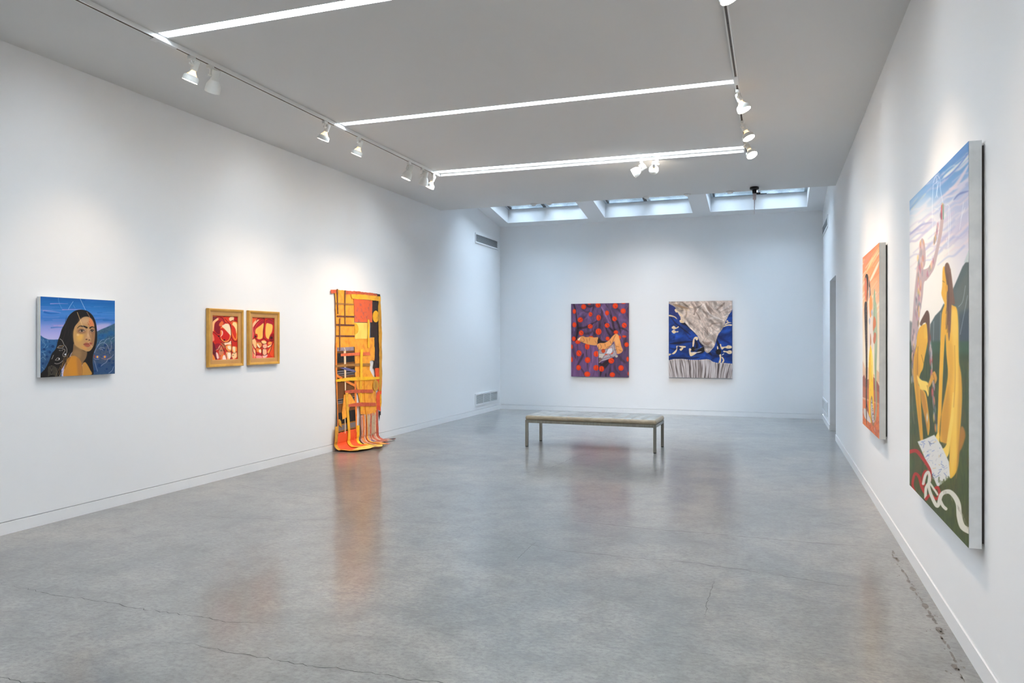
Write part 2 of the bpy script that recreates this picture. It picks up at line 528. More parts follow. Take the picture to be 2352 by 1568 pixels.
def spot_lamp(x, y, target, kind, lit, label, side=1, drop=0.030, power=1.0, cone=72, blend=1.0):
    z = ZC - 0.036
    if kind == 'bell':
        drop = 0.052
    root = tag(empty('track_spotlight', (x, y, z)), label, 'spotlight', 'white track spotlights')
    boxes('adapter', [((-0.016, -0.030, -0.030), (0.016, 0.030, 0.0))], M_LAMPW, root, 0.003)
    b_ = bmesh.new()
    add_tube(b_, [(0, 0, -0.030), (0, 0, -0.030 - drop)], 0.0085, 12)
    obj('stem', b_, M_LAMPW, root)
    piv = Vector((0, 0, -0.030 - drop))
    d = (Vector(target) - (Vector((x, y, z)) + piv)).normalized()
    # knuckle beside the socket; the head hangs off its side
    q = (-d).to_track_quat('Z', 'Y')
    sidev = q @ Vector((side, 0, 0))
    off = sidev * 0.042
    b_ = bmesh.new()
    add_tube(b_, [piv - sidev * 0.014, piv + sidev * 0.018], 0.0115, 14)
    obj('knuckle', b_, M_LAMPW, root)
    b_ = bmesh.new()
    add_tube(b_, [piv - sidev * 0.024, piv - sidev * 0.014], 0.008, 12)
    obj('knob', b_, M_LAMPW, root)
    mt = Matrix.Translation(piv + off) @ q.to_matrix().to_4x4()
    def part(n, k):
        o = link_mesh(n, ME[k], None, root)
        o.matrix_local = mt
        return o
    if kind == 'open':
        part('socket', 'socket'); part('reflector_ring', 'ring'); part('bracket_arm', 'arm_a'); part('bracket_arm', 'arm_b')
        part('bulb', 'bulb_on' if lit else 'bulb_off')
    else:
        part('housing', 'shell'); part('bell_shade', 'bell'); part('handle', 'handle')
    part('lens', 'lens_on' if lit else 'lens_off')
    b_ = bmesh.new()                                     # supply flex looping from the stem to the head
    p1 = piv + off + q @ Vector((0, 0, 0.045))
    add_tube(b_, [Vector((0.004, 0, -0.036)), (p1 + piv) / 2 + Vector((0.012, 0, 0.022)), p1], 0.0022, 6)
    obj('flex', b_, M_LAMPW, root)
    if lit:
        ld = bpy.data.lights.new('lamp_beam', 'SPOT')
        ld.energy = SPOT_W * power
        ld.color = SPOT_COL
        ld.spot_size = math.radians(cone)
        ld.spot_blend = blend
        ld.shadow_soft_size = 0.035
        lo = bpy.data.objects.new('lamp_beam', ld)
        COL.objects.link(lo)
        lo.parent = root
        lo.matrix_local = mt @ Matrix.Translation((0, 0, -0.150))
    return root

spot_lamp(TLX, 4.774, (XL, 4.70, 0.85), 'open', True, 'lit open-backed spotlight nearest the camera on the left track', 1)
spot_lamp(TLX, 4.982, (XL + 0.1, 5.55, 1.6), 'bell', False, 'unlit bell-shaped spotlight beside the nearest lit lamp on the left track', 1)
spot_lamp(TLX, 6.646, (XL, 6.62, 0.85), 'open', True, 'lit open-backed spotlight just before the middle light strip on the left track', 1, power=0.85)
spot_lamp(TLX, 7.310, (XL, 7.25, 0.85), 'open', True, 'lit open-backed spotlight just past the middle light strip on the left track', 1, power=0.85)
spot_lamp(TLX, 8.536, (XL + 0.05, 8.2, 0.8), 'bell', True, 'lit bell-shaped spotlight, first of the far three on the left track', 1, power=1.0)
spot_lamp(TLX, 8.918, (XL + 0.2, 9.7, 1.5), 'bell', False, 'unlit bell-shaped spotlight between the two far lit lamps on the left track', 1)
spot_lamp(TLX, 9.248, (XL + 0.1, 8.75, 0.8), 'open', True, 'lit open-backed spotlight at the far end of the left track', 1, power=1.4)
spot_lamp(-1.575, TBY, (XL, 9.3, 1.3), 'bell', True, 'bell-shaped spotlight on the cross track turned toward the left wall', 1, power=3.2, cone=40)
spot_lamp(-1.375, TBY, (-2.35, YB, 1.45), 'open', True, 'open-backed spotlight on the cross track turned toward the back wall', -1, power=8.0, cone=46)
spot_lamp(TRX, 4.70, (XR, 4.45, 0.75), 'open', True, 'bright spotlight cut off by the top edge on the right track', -1, power=2.2)
spot_lamp(TRX, 7.042, (XR, 6.75, 0.75), 'open', True, 'lit spotlight on the right track just past the middle strip', -1, power=1.6)
spot_lamp(TRX, 8.073, (XR, 7.4, 0.75), 'open', True, 'lit spotlight second from the far end of the right track', -1, power=1.5)
spot_lamp(TRX, 8.902, (XR - 0.05, 7.6, 1.0), 'open', True, 'lit spotlight at the far end of the right track by the cross track', -1, power=1.3)

spot_lamp(TRX, 2.45, (XR, 3.05, 0.7), 'open', True, 'added unseen spotlight on the right track overhead, just ahead of the camera position', -1, power=0.9)  # this and the next three are added, unseen, to brighten the near end
spot_lamp(TRX, 0.60, (XR, 0.9, 0.8), 'open', True, 'added unseen spotlight on the right track directly above the camera position', -1, power=1.4)
spot_lamp(TLX, 1.90, (XL, 1.9, 0.85), 'open', True, 'added unseen spotlight on the left track outside the left edge of the picture', 1, power=1.3)
spot_lamp(TLX, -0.30, (XL, -0.3, 0.85), 'open', True, 'added unseen spotlight on the left track level with the camera position', 1, power=1.3)

# ------------------------------------------------------------------ black ceiling mount with a hanging rod
M_BLACK = mat('black_plastic', (0.012, 0.012, 0.013), 0.4)
M_PALE = mottled('pale_pink_plastic', (0.68, 0.60, 0.62), (0.60, 0.53, 0.55), 20, 0.5)
cm = tag(empty('ceiling_mount', (-0.272, 11.80, ZC)), 'black ceiling mount with a pale rod hanging below it by the skylights', 'ceiling mount')
b_ = bmesh.new()
add_lathe(b_, [(0.050, 0), (0.066, -0.008), (0.068, -0.030), (0.058, -0.040), (0.030, -0.044)], 24)
obj('canopy', b_, M_BLACK, cm, True)
b_ = bmesh.new()
add_lathe(b_, [(0.034, -0.040), (0.030, -0.085), (0.026, -0.100)], 18)
obj('neck', b_, M_BLACK, cm, True)
b_ = bmesh.new()
add_lathe(b_, [(0.024, -0.098), (0.024, -0.185), (0.020, -0.192)], 18)
obj('collar', b_, M_PALE, cm, True)
b_ = bmesh.new()
add_lathe(b_, [(0.0075, -0.19), (0.006, -0.30), (0.003, -0.40), (0.001, -0.412)], 10)
obj('rod', b_, M_PALE, cm, True)
b_ = bmesh.new()
add_box(b_, (0.030, -0.012, -0.115), (0.085, 0.012, -0.085), 0.004)
add_box(b_, (0.085, -0.008, -0.115), (0.175, 0.008, -0.103), 0.003)
obj('side_lever', b_, M_BLACK, cm)

# small white domes along the edge of the flat ceiling
dome_labels = ['small white dome on the ceiling edge under the first skylight, left one', 'small white dome on the ceiling edge under the first skylight, right one',
               'small white dome on the ceiling edge between first and second skylights', 'small white dome on the ceiling edge under the second skylight',
               'small white dome on the ceiling edge between second and third skylights', 'small white dome on the ceiling edge left of the black mount']
for xd, lab in zip((-3.82, -3.55, -3.05, -1.92, -1.28, -0.635), dome_labels):
    d_ = tag(empty('ceiling_dome', (xd, YE - 0.075, ZC)), lab, 'ceiling dome', 'small white domes along the ceiling edge')
    b_ = bmesh.new()
    add_lathe(b_, [(0.062, 0), (0.062, -0.006), (0.050, -0.010)], 24)
    obj('flange', b_, M_CEIL, d_, True)
    b_ = bmesh.new()
    add_lathe(b_, [(0.046, -0.010), (0.042, -0.024), (0.026, -0.035), (0.001, -0.038)], 24)
    obj('dome', b_, M_HOUSE, d_, True)

# ------------------------------------------------------------------ wall grilles
M_GRILLE = mat('grille_white', (0.80, 0.81, 0.82), 0.45)
M_GRDARK = mat('grille_dark_back', (0.05, 0.055, 0.06), 0.8)
M_SLAT = mat('grille_slat', (0.60, 0.62, 0.63), 0.5)
def grille(y0, y1, z0, z1, face, sgn, label, ndiv, nsl, border):
    """frame on the wall plane x = face, sgn = direction into the room"""
    g = tag(empty('wall_vent', (face, (y0 + y1) / 2, z0)), label, 'vent', 'white wall grilles')
    hy, hz = (y1 - y0) / 2, z1 - z0
    def bx(a, b2):
        (xa, ya, za), (xb, yb, zb) = a, b2
        xs_ = sorted((xa * sgn, xb * sgn))
        return ((xs_[0], ya, za), (xs_[1], yb, zb))
    bo = border
    boxes('frame', [bx((0.0005, -hy, 0), (0.014, hy, bo)), bx((0.0005, -hy, hz - bo), (0.014, hy, hz)),
                    bx((0.0005, -hy, bo), (0.014, -hy + bo, hz - bo)), bx((0.0005, hy - bo, bo), (0.014, hy, hz - bo))], M_GRILLE, g)
    boxes('back_panel', [bx((0.0005, -hy + bo, bo), (0.002, hy - bo, hz - bo))], M_GRDARK, g)
    for k in range(1, ndiv):
        yy = -hy + bo + (2 * hy - 2 * bo) * k / ndiv
        boxes('divider', [bx((0.002, yy - 0.012, bo), (0.013, yy + 0.012, hz - bo))], M_GRILLE, g)
    b2 = bmesh.new()
    ih = hz - 2 * bo
    for k in range(nsl):
        zz = bo + ih * (k + 0.5) / nsl
        dz = ih / nsl
        vs = []
        for (xx, z_) in ((0.003, zz + dz * 0.10), (0.011, zz - dz * 0.38), (0.011, zz - dz * 0.20), (0.003, zz + dz * 0.28)):
            vs.append((b2.verts.new((xx * sgn, -hy + bo, z_)), b2.verts.new((xx * sgn, hy - bo, z_))))
        for i in range(4):
            a, c = vs[i], vs[(i + 1) % 4]
            b2.faces.new((a[0], a[1], c[1], c[0]))
    o = obj('louvres', b2, M_SLAT, g)
    o['kind'] = 'stuff'
    return g
grille(13.726, 15.0, 3.415, 3.615, XL, 1, 'long white grille high on the left wall near the far corner', 1, 12, 0.028)
grille(13.726, 14.985, 0.178, 0.420, XL, 1, 'three-section white grille low on the left wall near the far corner', 3, 11, 0.032)
grille(13.70, 15.10, 3.415, 3.61, XR, -1, 'white grille high on the right wall above the doorway side', 1, 12, 0.028)
grille(13.76, 15.10, 0.185, 0.43, XR, -1, 'white grille low on the right wall beyond the doorway', 3, 11, 0.032)

# ------------------------------------------------------------------ bench
M_STEEL = mottled('brushed_steel', (0.36, 0.345, 0.29), (0.28, 0.27, 0.235), 40, 0.36, 0.85, stretch=(1, 1, 0.05))
M_LEATH = mottled('beige_leather_side', (0.40, 0.335, 0.235), (0.32, 0.265, 0.185), 14, 0.42, stretch=(0.6, 1, 1), bump=0.2)
M_LEATHT = mottled('leather_top_sky_grey', (0.31, 0.315, 0.30), (0.26, 0.265, 0.25), 10, 0.32, bump=0.2)  # beige leather, with the sky reflected on top put into its colour
M_LEATHT2 = mottled('pale_leather_sky_grey', (0.38, 0.385, 0.365), (0.33, 0.335, 0.315), 10, 0.3, bump=0.2)  # paler squares, same sky reflection in the colour
M_FOOT = mat('black_rubber_foot', (0.02, 0.02, 0.02), 0.7)
BL, BW = 1.822, 0.662
bench = tag(empty('bench', (-2.362, 10.243, 0), math.radians(-1.1)), 'low steel bench with a beige stitched leather cushion in mid room', 'bench')
hx, hy = BL / 2, BW / 2
for sx in (-1, 1):
    for sy in (-1, 1):
        xa, xb = sorted((sx * hx, sx * (hx - 0.038)))
        ya, yb = sorted((sy * hy, sy * (hy - 0.038)))
        lg = boxes('leg', [((xa, ya, 0.010), (xb, yb, 0.374))], M_STEEL, bench, 0.002)
        boxes('foot', [((xa + 0.003, ya + 0.003, 0), (xb - 0.003, yb - 0.003, 0.010))], M_FOOT, lg)
for sy in (-1, 1):
    ya, yb = sorted((sy * hy, sy * (hy - 0.03)))
    boxes('rail', [((-hx + 0.0385, ya, 0.336), (hx - 0.0385, yb, 0.374))], M_STEEL, bench, 0.002)
for sx in (-1, 1):
    xa, xb = sorted((sx * hx, sx * (hx - 0.03)))
    boxes('rail', [((xa, -hy + 0.0385, 0.336), (xb, hy - 0.0385, 0.374))], M_STEEL, bench, 0.002)
# cushion: a rounded slab whose side bulges, with a top of stitched squares
def cushion():
    b_ = bmesh.new()
    n = 40
    prof = [(0.012, 0.375), (0.003, 0.381), (-0.003, 0.395), (-0.003, 0.412), (0.003, 0.428), (0.013, 0.436), (0.022, 0.437)]
    rings = []
    for ins, z in prof:
        ring = []
        cr = 0.028
        X, Y = hx - ins, hy - ins
        for cx, cy, a0 in ((X - cr, Y - cr, 0), (-X + cr, Y - cr, 90), (-X + cr, -Y + cr, 180), (X - cr, -Y + cr, 270)):
            for k in range(6):
                a = math.radians(a0 + 18 * k)
                ring.append(b_.verts.new((cx + cr * math.cos(a), cy + cr * math.sin(a), z)))
        rings.append(ring)
    m = len(rings[0])
    for a, c in zip(rings[:-1], rings[1:]):
        for i in range(m):
            b_.faces.new((a[i], a[(i + 1) % m], c[(i + 1) % m], c[i]))
    b_.faces.new(list(reversed(rings[0])))
    b_.faces.new(rings[-1])
    return b_
cu = obj('cushion', cushion(), M_LEATH, bench, True)
cu.data.set_sharp_from_angle(angle=math.radians(60))
for xs_ in (-0.305, 0.305):
    for sy in (-1, 1):
        ya, yb = sorted((sy * (hy + 0.0035), sy * (hy - 0.004)))
        boxes('seam', [((xs_ - 0.0015, ya, 0.384), (xs_ + 0.0015, yb, 0.430))], M_LEATHT, cu)
NX, NY = 12, 4
px_, py_ = (BL - 0.052) / NX, (BW - 0.052) / NY
def pad_mesh(m):
    b_ = bmesh.new()
    n = 6
    gx, gy = px_ / 2 - 0.0022, py_ / 2 - 0.0022
    vs = [[None] * (n + 1) for _ in range(n + 1)]
    for i in range(n + 1):
        for j in range(n + 1):
            u, v = -1 + 2 * i / n, -1 + 2 * j / n
            hgt = 0.012 * ((1 - u ** 4) * (1 - v ** 4)) ** 0.6
            vs[i][j] = b_.verts.new((u * gx, v * gy, hgt))
    for i in range(n):
        for j in range(n):
            b_.faces.new((vs[i][j], vs[i + 1][j], vs[i + 1][j + 1], vs[i][j + 1]))
    me = bpy.data.meshes.new('pad')
    b_.to_mesh(me)
    b_.free()
    for p in me.polygons:
        p.use_smooth = True
    me.materials.append(m)
    return me
pads = [pad_mesh(M_LEATHT), pad_mesh(M_LEATHT2)]
for i in range(NX):
    for j in range(NY):
        o = link_mesh('pad', pads[1 if random.random() < 0.3 else 0], None, cu)
        o.location = (-(BL - 0.052) / 2 + (i + 0.5) * px_, -(BW - 0.052) / 2 + (j + 0.5) * py_, 0.4368)

# ------------------------------------------------------------------ cracks and worn marks in the concrete
M_CRACK = mat('crack_dark', (0.05, 0.05, 0.046), 0.6, spec=0.2)
M_CRACK2 = mat('hairline_grey', (0.105, 0.10, 0.092), 0.5, spec=0.3)
FLOOR = bpy.data.objects['floor']
def crack(pts, w, m, jitter=0.012, step=0.03):
    rnd = random.Random(int(1000 * abs(pts[0][0])) + len(pts))
    P = []
    for (ax, ay), (bx2, by2) in zip(pts[:-1], pts[1:]):
        n = max(2, int(math.hypot(bx2 - ax, by2 - ay) / step))
        for k in range(n):
            t = k / n
            P.append(Vector((ax + (bx2 - ax) * t + rnd.uniform(-jitter, jitter), ay + (by2 - ay) * t + rnd.uniform(-jitter, jitter), 0)))
    P.append(Vector((*pts[-1], 0)))
    b_ = bmesh.new()
    prev = None
    for i, p in enumerate(P):
        d = (P[min(i + 1, len(P) - 1)] - P[max(i - 1, 0)]).normalized()
        nrm = Vector((-d.y, d.x, 0))
        ww = w * rnd.uniform(0.35, 1.1) * min(1, 0.15 + 4 * min(i, len(P) - 1 - i) / len(P))
        a, c = b_.verts.new(p + nrm * ww / 2 + Vector((0, 0, 0.0005))), b_.verts.new(p - nrm * ww / 2 + Vector((0, 0, 0.0005)))
        if prev:
            b_.faces.new((prev[0], prev[1], c, a))
        prev = (a, c)
    return obj('crack', b_, m, FLOOR)
crack([(-4.49, 3.30), (-4.24, 3.28), (-3.9, 3.25), (-3.73, 3.27), (-3.45, 3.25), (-3.16, 3.25), (-2.99, 3.26), (-2.74, 3.25), (-2.56, 3.3), (-2.3, 3.38)], 0.0045, M_CRACK)
crack([(-2.88, 2.93), (-2.7, 2.95), (-2.49, 2.94), (-2.29, 2.94), (-2.13, 2.94), (-2.0, 2.93), (-1.88, 2.96), (-1.75, 2.95), (-1.65, 2.98), (-1.52, 2.96), (-1.3, 3.0), (-1.0, 2.97)], 0.0048, M_CRACK)
crack([(-3.6, 2.37), (-3.26, 2.39), (-3.14, 2.38), (-3.01, 2.41), (-2.6, 2.36)], 0.004, M_CRACK)
crack([(-1.87, 5.34), (-1.67, 5.2), (-1.42, 5.12), (-1.17, 5.13), (-0.92, 5.12), (-0.69, 5.14), (-0.46, 5.13), (-0.23, 5.1), (-0.02, 5.06), (0.19, 5.01), (0.36, 4.96), (0.55, 4.96), (0.76, 4.96), (0.85, 4.95)], 0.008, M_CRACK2, 0.010)
crack([(-1.75, 6.03), (-1.25, 5.97), (-0.9, 5.94), (-0.57, 5.96), (-0.24, 5.95), (0.07, 5.94), (0.37, 5.94), (0.83, 5.97)], 0.009, M_CRACK2, 0.005)
crack([(-2.72, 7.77), (-2.56, 8.14), (-2.43, 8.56), (-2.41, 9.12), (-2.36, 9.36), (-1.75, 10.6)], 0.005, M_CRACK2, 0.012)
crack([(-4.61, 9.26), (-4.19, 8.99), (-3.88, 8.94), (-3.66, 8.91), (-3.3, 8.84), (-2.93, 8.76)], 0.006, M_CRACK2, 0.010)
crack([(-4.86, 5.11), (-4.35, 5.15), (-3.97, 5.22), (-3.4, 5.39), (-2.98, 5.5), (-2.61, 5.57), (-2.37, 5.55), (-2.1, 5.44), (-1.87, 5.34)], 0.005, M_CRACK2, 0.012)
crack([(-1.65, 4.76), (-1.66, 5.12), (-1.66, 5.29)], 0.004, M_CRACK2, 0.006)
crack([(-5.4, 6.4), (-4.59, 6.17), (-3.26, 6.02), (-3.06, 5.98)], 0.005, M_CRACK2, 0.010)
crack([(-0.35, 4.14), (-0.36, 4.42), (-0.35, 4.83)], 0.004, M_CRACK2, 0.008)
# strip of old adhesive scuffed along the right-hand wall
rnd = random.Random(3)
M_RESID = mottled('old_adhesive', (0.10, 0.088, 0.075), (0.15, 0.13, 0.112), 30, 0.4)
b_ = bmesh.new()
yy = 2.5
while yy < 5.85:
    ln = rnd.uniform(0.02, 0.14)
    if rnd.random() < 0.82:
        cx = 0.797 + 0.010 * math.sin(yy * 3.1) + rnd.uniform(-0.008, 0.008)
        n = 9
        ring = []
        w_ = rnd.uniform(0.004, 0.011) * (1.0 if rnd.random() < 0.8 else 1.8)
        for k in range(n):
            a = 2 * math.pi * k / n
            ring.append(b_.verts.new((cx + w_ * math.cos(a) * rnd.uniform(0.5, 1.3), yy + ln / 2 + ln * 0.55 * math.sin(a) * rnd.uniform(0.7, 1.1), 0.0005)))
        b_.faces.new(ring)
    yy += ln * rnd.uniform(0.75, 1.3)
for k in range(70):
    yy = rnd.uniform(2.8, 5.7)
    cx = 0.80 + rnd.gauss(0, 0.028)
    if cx > 0.85:
        continue
    r_ = rnd.uniform(0.002, 0.006)
    b_.faces.new([b_.verts.new((cx + r_ * math.cos(a), yy + 2.2 * r_ * math.sin(a), 0.0005)) for a in (0, 1.1, 2.2, 3.3, 4.4, 5.4)])
o = obj('adhesive_residue', b_, M_RESID, FLOOR)
o['kind'] = 'stuff'

# ------------------------------------------------------------------ painted pictures
# A picture is a fine grid of vertices on the real canvas; its colours are brushed on in code.
# Brush points are given on a tracing sheet (ox, oy, s); the four sheet corners fix where the sheet
# lies on the canvas.
def hom(src, dst):
    A, B = [], []
    for (x, y), (X, Y) in zip(src, dst):
        A += [[x, y, 1, 0, 0, 0, -X * x, -X * y], [0, 0, 0, x, y, 1, -Y * x, -Y * y]]
        B += [X, Y]
    return np.append(np.linalg.solve(np.array(A, float), np.array(B, float)), 1).reshape(3, 3)

def spline(pts, closed, n=6):
    P = np.array(pts, float)
    if len(P) < 3:
        return P
    m = len(P)
    out = []
    rng = range(m) if closed else range(m - 1)
    for i in rng:
        if closed:
            p0, p1, p2, p3 = P[i - 1], P[i], P[(i + 1) % m], P[(i + 2) % m]
        else:
            p0, p1, p2, p3 = P[max(i - 1, 0)], P[i], P[i + 1], P[min(i + 2, m - 1)]
        for k in range(n):
            t = k / n
            out.append(0.5 * ((2 * p1) + (-p0 + p2) * t + (2 * p0 - 5 * p1 + 4 * p2 - p3) * t * t + (-p0 + 3 * p1 - 3 * p2 + p3) * t ** 3))
    if not closed:
        out.append(P[-1])
    return np.array(out)

def vnoise(x, y, seed=0):
    xi, yi = np.floor(x).astype(np.int64), np.floor(y).astype(np.int64)
    xf, yf = x - xi, y - yi
    xf, yf = xf * xf * (3 - 2 * xf), yf * yf * (3 - 2 * yf)
    def hsh(a, b):
        v = np.sin(a * 127.1 + b * 311.7 + seed * 74.7) * 43758.5453
        return v - np.floor(v)
    return (hsh(xi, yi) * (1 - xf) + hsh(xi + 1, yi) * xf) * (1 - yf) + (hsh(xi, yi + 1) * (1 - xf) + hsh(xi + 1, yi + 1) * xf) * yf

def fbm(x, y, seed=0, oct_=3):
    r, a, t = 0, 1.0, 0
    for k in range(oct_):
        r = r + a * vnoise(x * 2 ** k, y * 2 ** k, seed + k)
        t += a
        a *= 0.55
    return r / t

class Painter:
    def __init__(self, quad, w, h, base):
        """quad: sheet points of top-left, top-right, bottom-right, bottom-left canvas corners"""
        self.w, self.h = w, h
        H = hom([(0, 0), (1, 0), (1, 1), (0, 1)], quad)
        u, v = np.meshgrid(np.linspace(0, 1, w), np.linspace(0, 1, h))
        d = H[2, 0] * u + H[2, 1] * v + H[2, 2]
        self.X = (H[0, 0] * u + H[0, 1] * v + H[0, 2]) / d
        self.Y = (H[1, 0] * u + H[1, 1] * v + H[1, 2]) / d
        self.U, self.V = u, v
        self.img = np.zeros((h, w, 3)) + np.array(base, float)
        self.sheet(0, 0, 1)

    def sheet(self, ox, oy, s):
        self.o = (ox, oy, s)

    def xy(self):
        ox, oy, s = self.o
        return (self.X - ox) * s, (self.Y - oy) * s

    def _win(self, P, pad):
        X, Y = self.xy()
        lo, hi = P.min(0) - pad, P.max(0) + pad
        msk = (X >= lo[0]) & (X <= hi[0]) & (Y >= lo[1]) & (Y <= hi[1])
        if not msk.any():
            return None
        r = np.where(msk.any(1))[0]
        c = np.where(msk.any(0))[0]
        sl = (slice(r[0], r[-1] + 1), slice(c[0], c[-1] + 1))
        return sl, X[sl], Y[sl]

    def put(self, sl, a, col):
        a = np.clip(a, 0, 1)[..., None]
        self.img[sl] = self.img[sl] * (1 - a) + np.array(col, float) * a

    def poly(self, pts, col, soft=4.0, alpha=1.0, curve=True, tex=None):
        P = spline(pts, True, 5) if curve else np.array(pts, float)
        win = self._win(P, soft + 1)
        if win is None:
            return
        sl, X, Y = win
        ins = np.zeros(X.shape, bool)
        dist = np.full(X.shape, 1e9)
        Q = np.roll(P, -1, 0)
        for (x1, y1), (x2, y2) in zip(P, Q):
            if y1 != y2:
                ins ^= ((y1 > Y) != (y2 > Y)) & (X < (x2 - x1) * (Y - y1) / (y2 - y1) + x1)
            dx, dy = x2 - x1, y2 - y1
            L2 = dx * dx + dy * dy
            t = np.clip(((X - x1) * dx + (Y - y1) * dy) / L2, 0, 1) if L2 > 0 else 0
            dist = np.minimum(dist, (X - x1 - t * dx) ** 2 + (Y - y1 - t * dy) ** 2)
        sd = np.sqrt(dist) * np.where(ins, 1, -1)
        a = np.clip(0.5 + sd / (2 * soft), 0, 1)
        a = a * a * (3 - 2 * a) * alpha
        if tex is not None:
            a = a * tex(X, Y)
        self.put(sl, a, col)

    def stroke(self, pts, w, col, alpha=1.0, soft=3.0, curve=True):
        P = spline(pts, False, 6) if curve else np.array(pts, float)
        w0, w1 = w if isinstance(w, tuple) else (w, w)
        tap = soft >= 5 and not isinstance(w, tuple)
        win = self._win(P, max(w0, w1) + soft + 1)
        if win is None:
            return
        sl, X, Y = win
        best = np.full(X.shape, 1e9)
        n = len(P) - 1
        for i in range(n):
            (x1, y1), (x2, y2) = P[i], P[i + 1]
            dx, dy = x2 - x1, y2 - y1
            L2 = max(dx * dx + dy * dy, 1e-9)
            t = np.clip(((X - x1) * dx + (Y - y1) * dy) / L2, 0, 1)
            d = np.sqrt((X - x1 - t * dx) ** 2 + (Y - y1 - t * dy) ** 2)
            ww = (w0 + (w1 - w0) * (i + t) / n) / 2
            if tap:
                ww = ww * (0.25 + 0.75 * np.sin(np.pi * np.clip((i + t) / n, 0.02, 0.98)) ** 0.7)
            best = np.minimum(best, d - ww)
        a = np.clip(0.5 - best / (2 * soft), 0, 1)
        self.put(sl, a * a * (3 - 2 * a) * alpha, col)

    def ell(self, cx, cy, rx, ry, col, soft=3.0, alpha=1.0, rot=0.0):
        r = max(rx, ry)
        win = self._win(np.array([(cx - r, cy - r), (cx + r, cy + r)], float), soft + 1)
        if win is None:
            return
        sl, X, Y = win
        c, s = math.cos(rot), math.sin(rot)
        a_, b_ = (X - cx) * c + (Y - cy) * s, -(X - cx) * s + (Y - cy) * c
        sd = (1 - np.sqrt((a_ / rx) ** 2 + (b_ / ry) ** 2)) * min(rx, ry)
        a = np.clip(0.5 + sd / (2 * soft), 0, 1)
        self.put(sl, a * a * (3 - 2 * a) * alpha, col)

    def folds(self, sx, sy, amp, seed, shear=0.0, warp=0.6, where=None):
        """painted cloth folds: ridged noise, light along the crest and dark in the hollow"""
        X, Y = self.xy()
        u = (X + shear * Y) / sx
        v = Y / sy
        q = fbm(u * 0.7 + 3.1, v * 0.7, seed + 20)
        n = fbm(u + warp * 4 * (q - 0.5), v + warp * 4 * (q - 0.5), seed, 4)
        r = 1 - np.abs(2 * n - 1) * 2.2
        g = 1 + amp * (np.clip(r, -1, 1) - 0.45)
        if where is not None:
            g = 1 + (g - 1) * where
        self.img *= g[..., None]

    def vgrad(self, stops):
        v = self.V
        ps = [s[0] for s in stops]
        for k in range(3):
            self.img[..., k] = np.interp(v, ps, [s[1][k] for s in stops])

    def mottle(self, sx, sy, amp, seed=0, colour=None, lo=0.5, hi=0.7, shear=0.0):
        X, Y = self.xy()
        n = fbm((X + shear * Y) / sx, Y / sy, seed)
        if colour is None:
            self.img *= (1 + amp * (n - 0.5) * 2)[..., None]
        else:
            a = np.clip((n - lo) / (hi - lo), 0, 1) * amp
            self.put((slice(None), slice(None)), a, colour)

    def mesh(self, name, width, height, m, parent, mat_local):
        """grid of width x height metres in local x (right) / z (up), facing local -y"""
        w, h = self.w, self.h
        xs, zs = np.linspace(0, width, w), np.linspace(height, 0, h)
        V = np.zeros((h, w, 3))
        V[..., 0] = xs[None, :]
        V[..., 2] = zs[:, None]
        idx = np.arange(w * h).reshape(h, w)
        F = np.stack([idx[1:, :-1], idx[1:, 1:], idx[:-1, 1:], idx[:-1, :-1]], -1).reshape(-1, 4)
        me = bpy.data.meshes.new(name)
        me.vertices.add(w * h)
        me.vertices.foreach_set('co', V.reshape(-1))
        me.loops.add(F.size)
        me.loops.foreach_set('vertex_index', F.reshape(-1))
        me.polygons.add(len(F))
        me.polygons.foreach_set('loop_start', np.arange(0, F.size, 4))
        me.update(calc_edges=True)
        c = np.clip(self.img, 0, 255) / 255.0
        c = np.where(c <= 0.04045, c / 12.92, ((c + 0.055) / 1.055) ** 2.4)
        rgba = np.ones((h * w, 4), np.float32)
        rgba[:, :3] = c.reshape(-1, 3)
        at = me.color_attributes.new('paint', 'FLOAT_COLOR', 'POINT')
        at.data.foreach_set('color', rgba.reshape(-1))
        o = link_mesh(name, me, m, parent)
        o.matrix_local = mat_local
        return o

def paint_mat(name, rough=0.5, bump=0.15):
    m, nt, b = new_mat(name)
    at = nt.nodes.new('ShaderNodeAttribute')
    at.attribute_name = 'paint'
    nt.links.new(at.outputs['Color'], b.inputs['Base Color'])
    b.inputs['Roughness'].default_value = rough
    b.inputs['Specular IOR Level'].default_value = 0.3
    nz = nt.nodes.new('ShaderNodeTexNoise')
    nz.inputs['Scale'].default_value = 160
    tc = nt.nodes.new('ShaderNodeTexCoord')
    bp = nt.nodes.new('ShaderNodeBump')
    bp.inputs['Strength'].default_value = bump
    bp.inputs['Distance'].default_value = 0.001
    nt.links.new(tc.outputs['Object'], nz.inputs['Vector'])
    nt.links.new(nz.outputs['Fac'], bp.inputs['Height'])
    nt.links.new(bp.outputs['Normal'], b.inputs['Normal'])
    return m
M_PAINT = paint_mat('oil_paint')
M_CANVAS = mottled('primed_canvas_edge', (0.82, 0.845, 0.855), (0.76, 0.785, 0.795), 12, 0.8)
M_CANVASW = mottled('unbleached_canvas_edge', (0.80, 0.775, 0.72), (0.74, 0.715, 0.665), 12, 0.8)
M_CANVASD = mottled('dark_canvas_edge', (0.10, 0.085, 0.10), (0.07, 0.06, 0.07), 12, 0.8)
M_WOOD = mat('stretcher_wood', (0.10, 0.09, 0.08), 0.8)

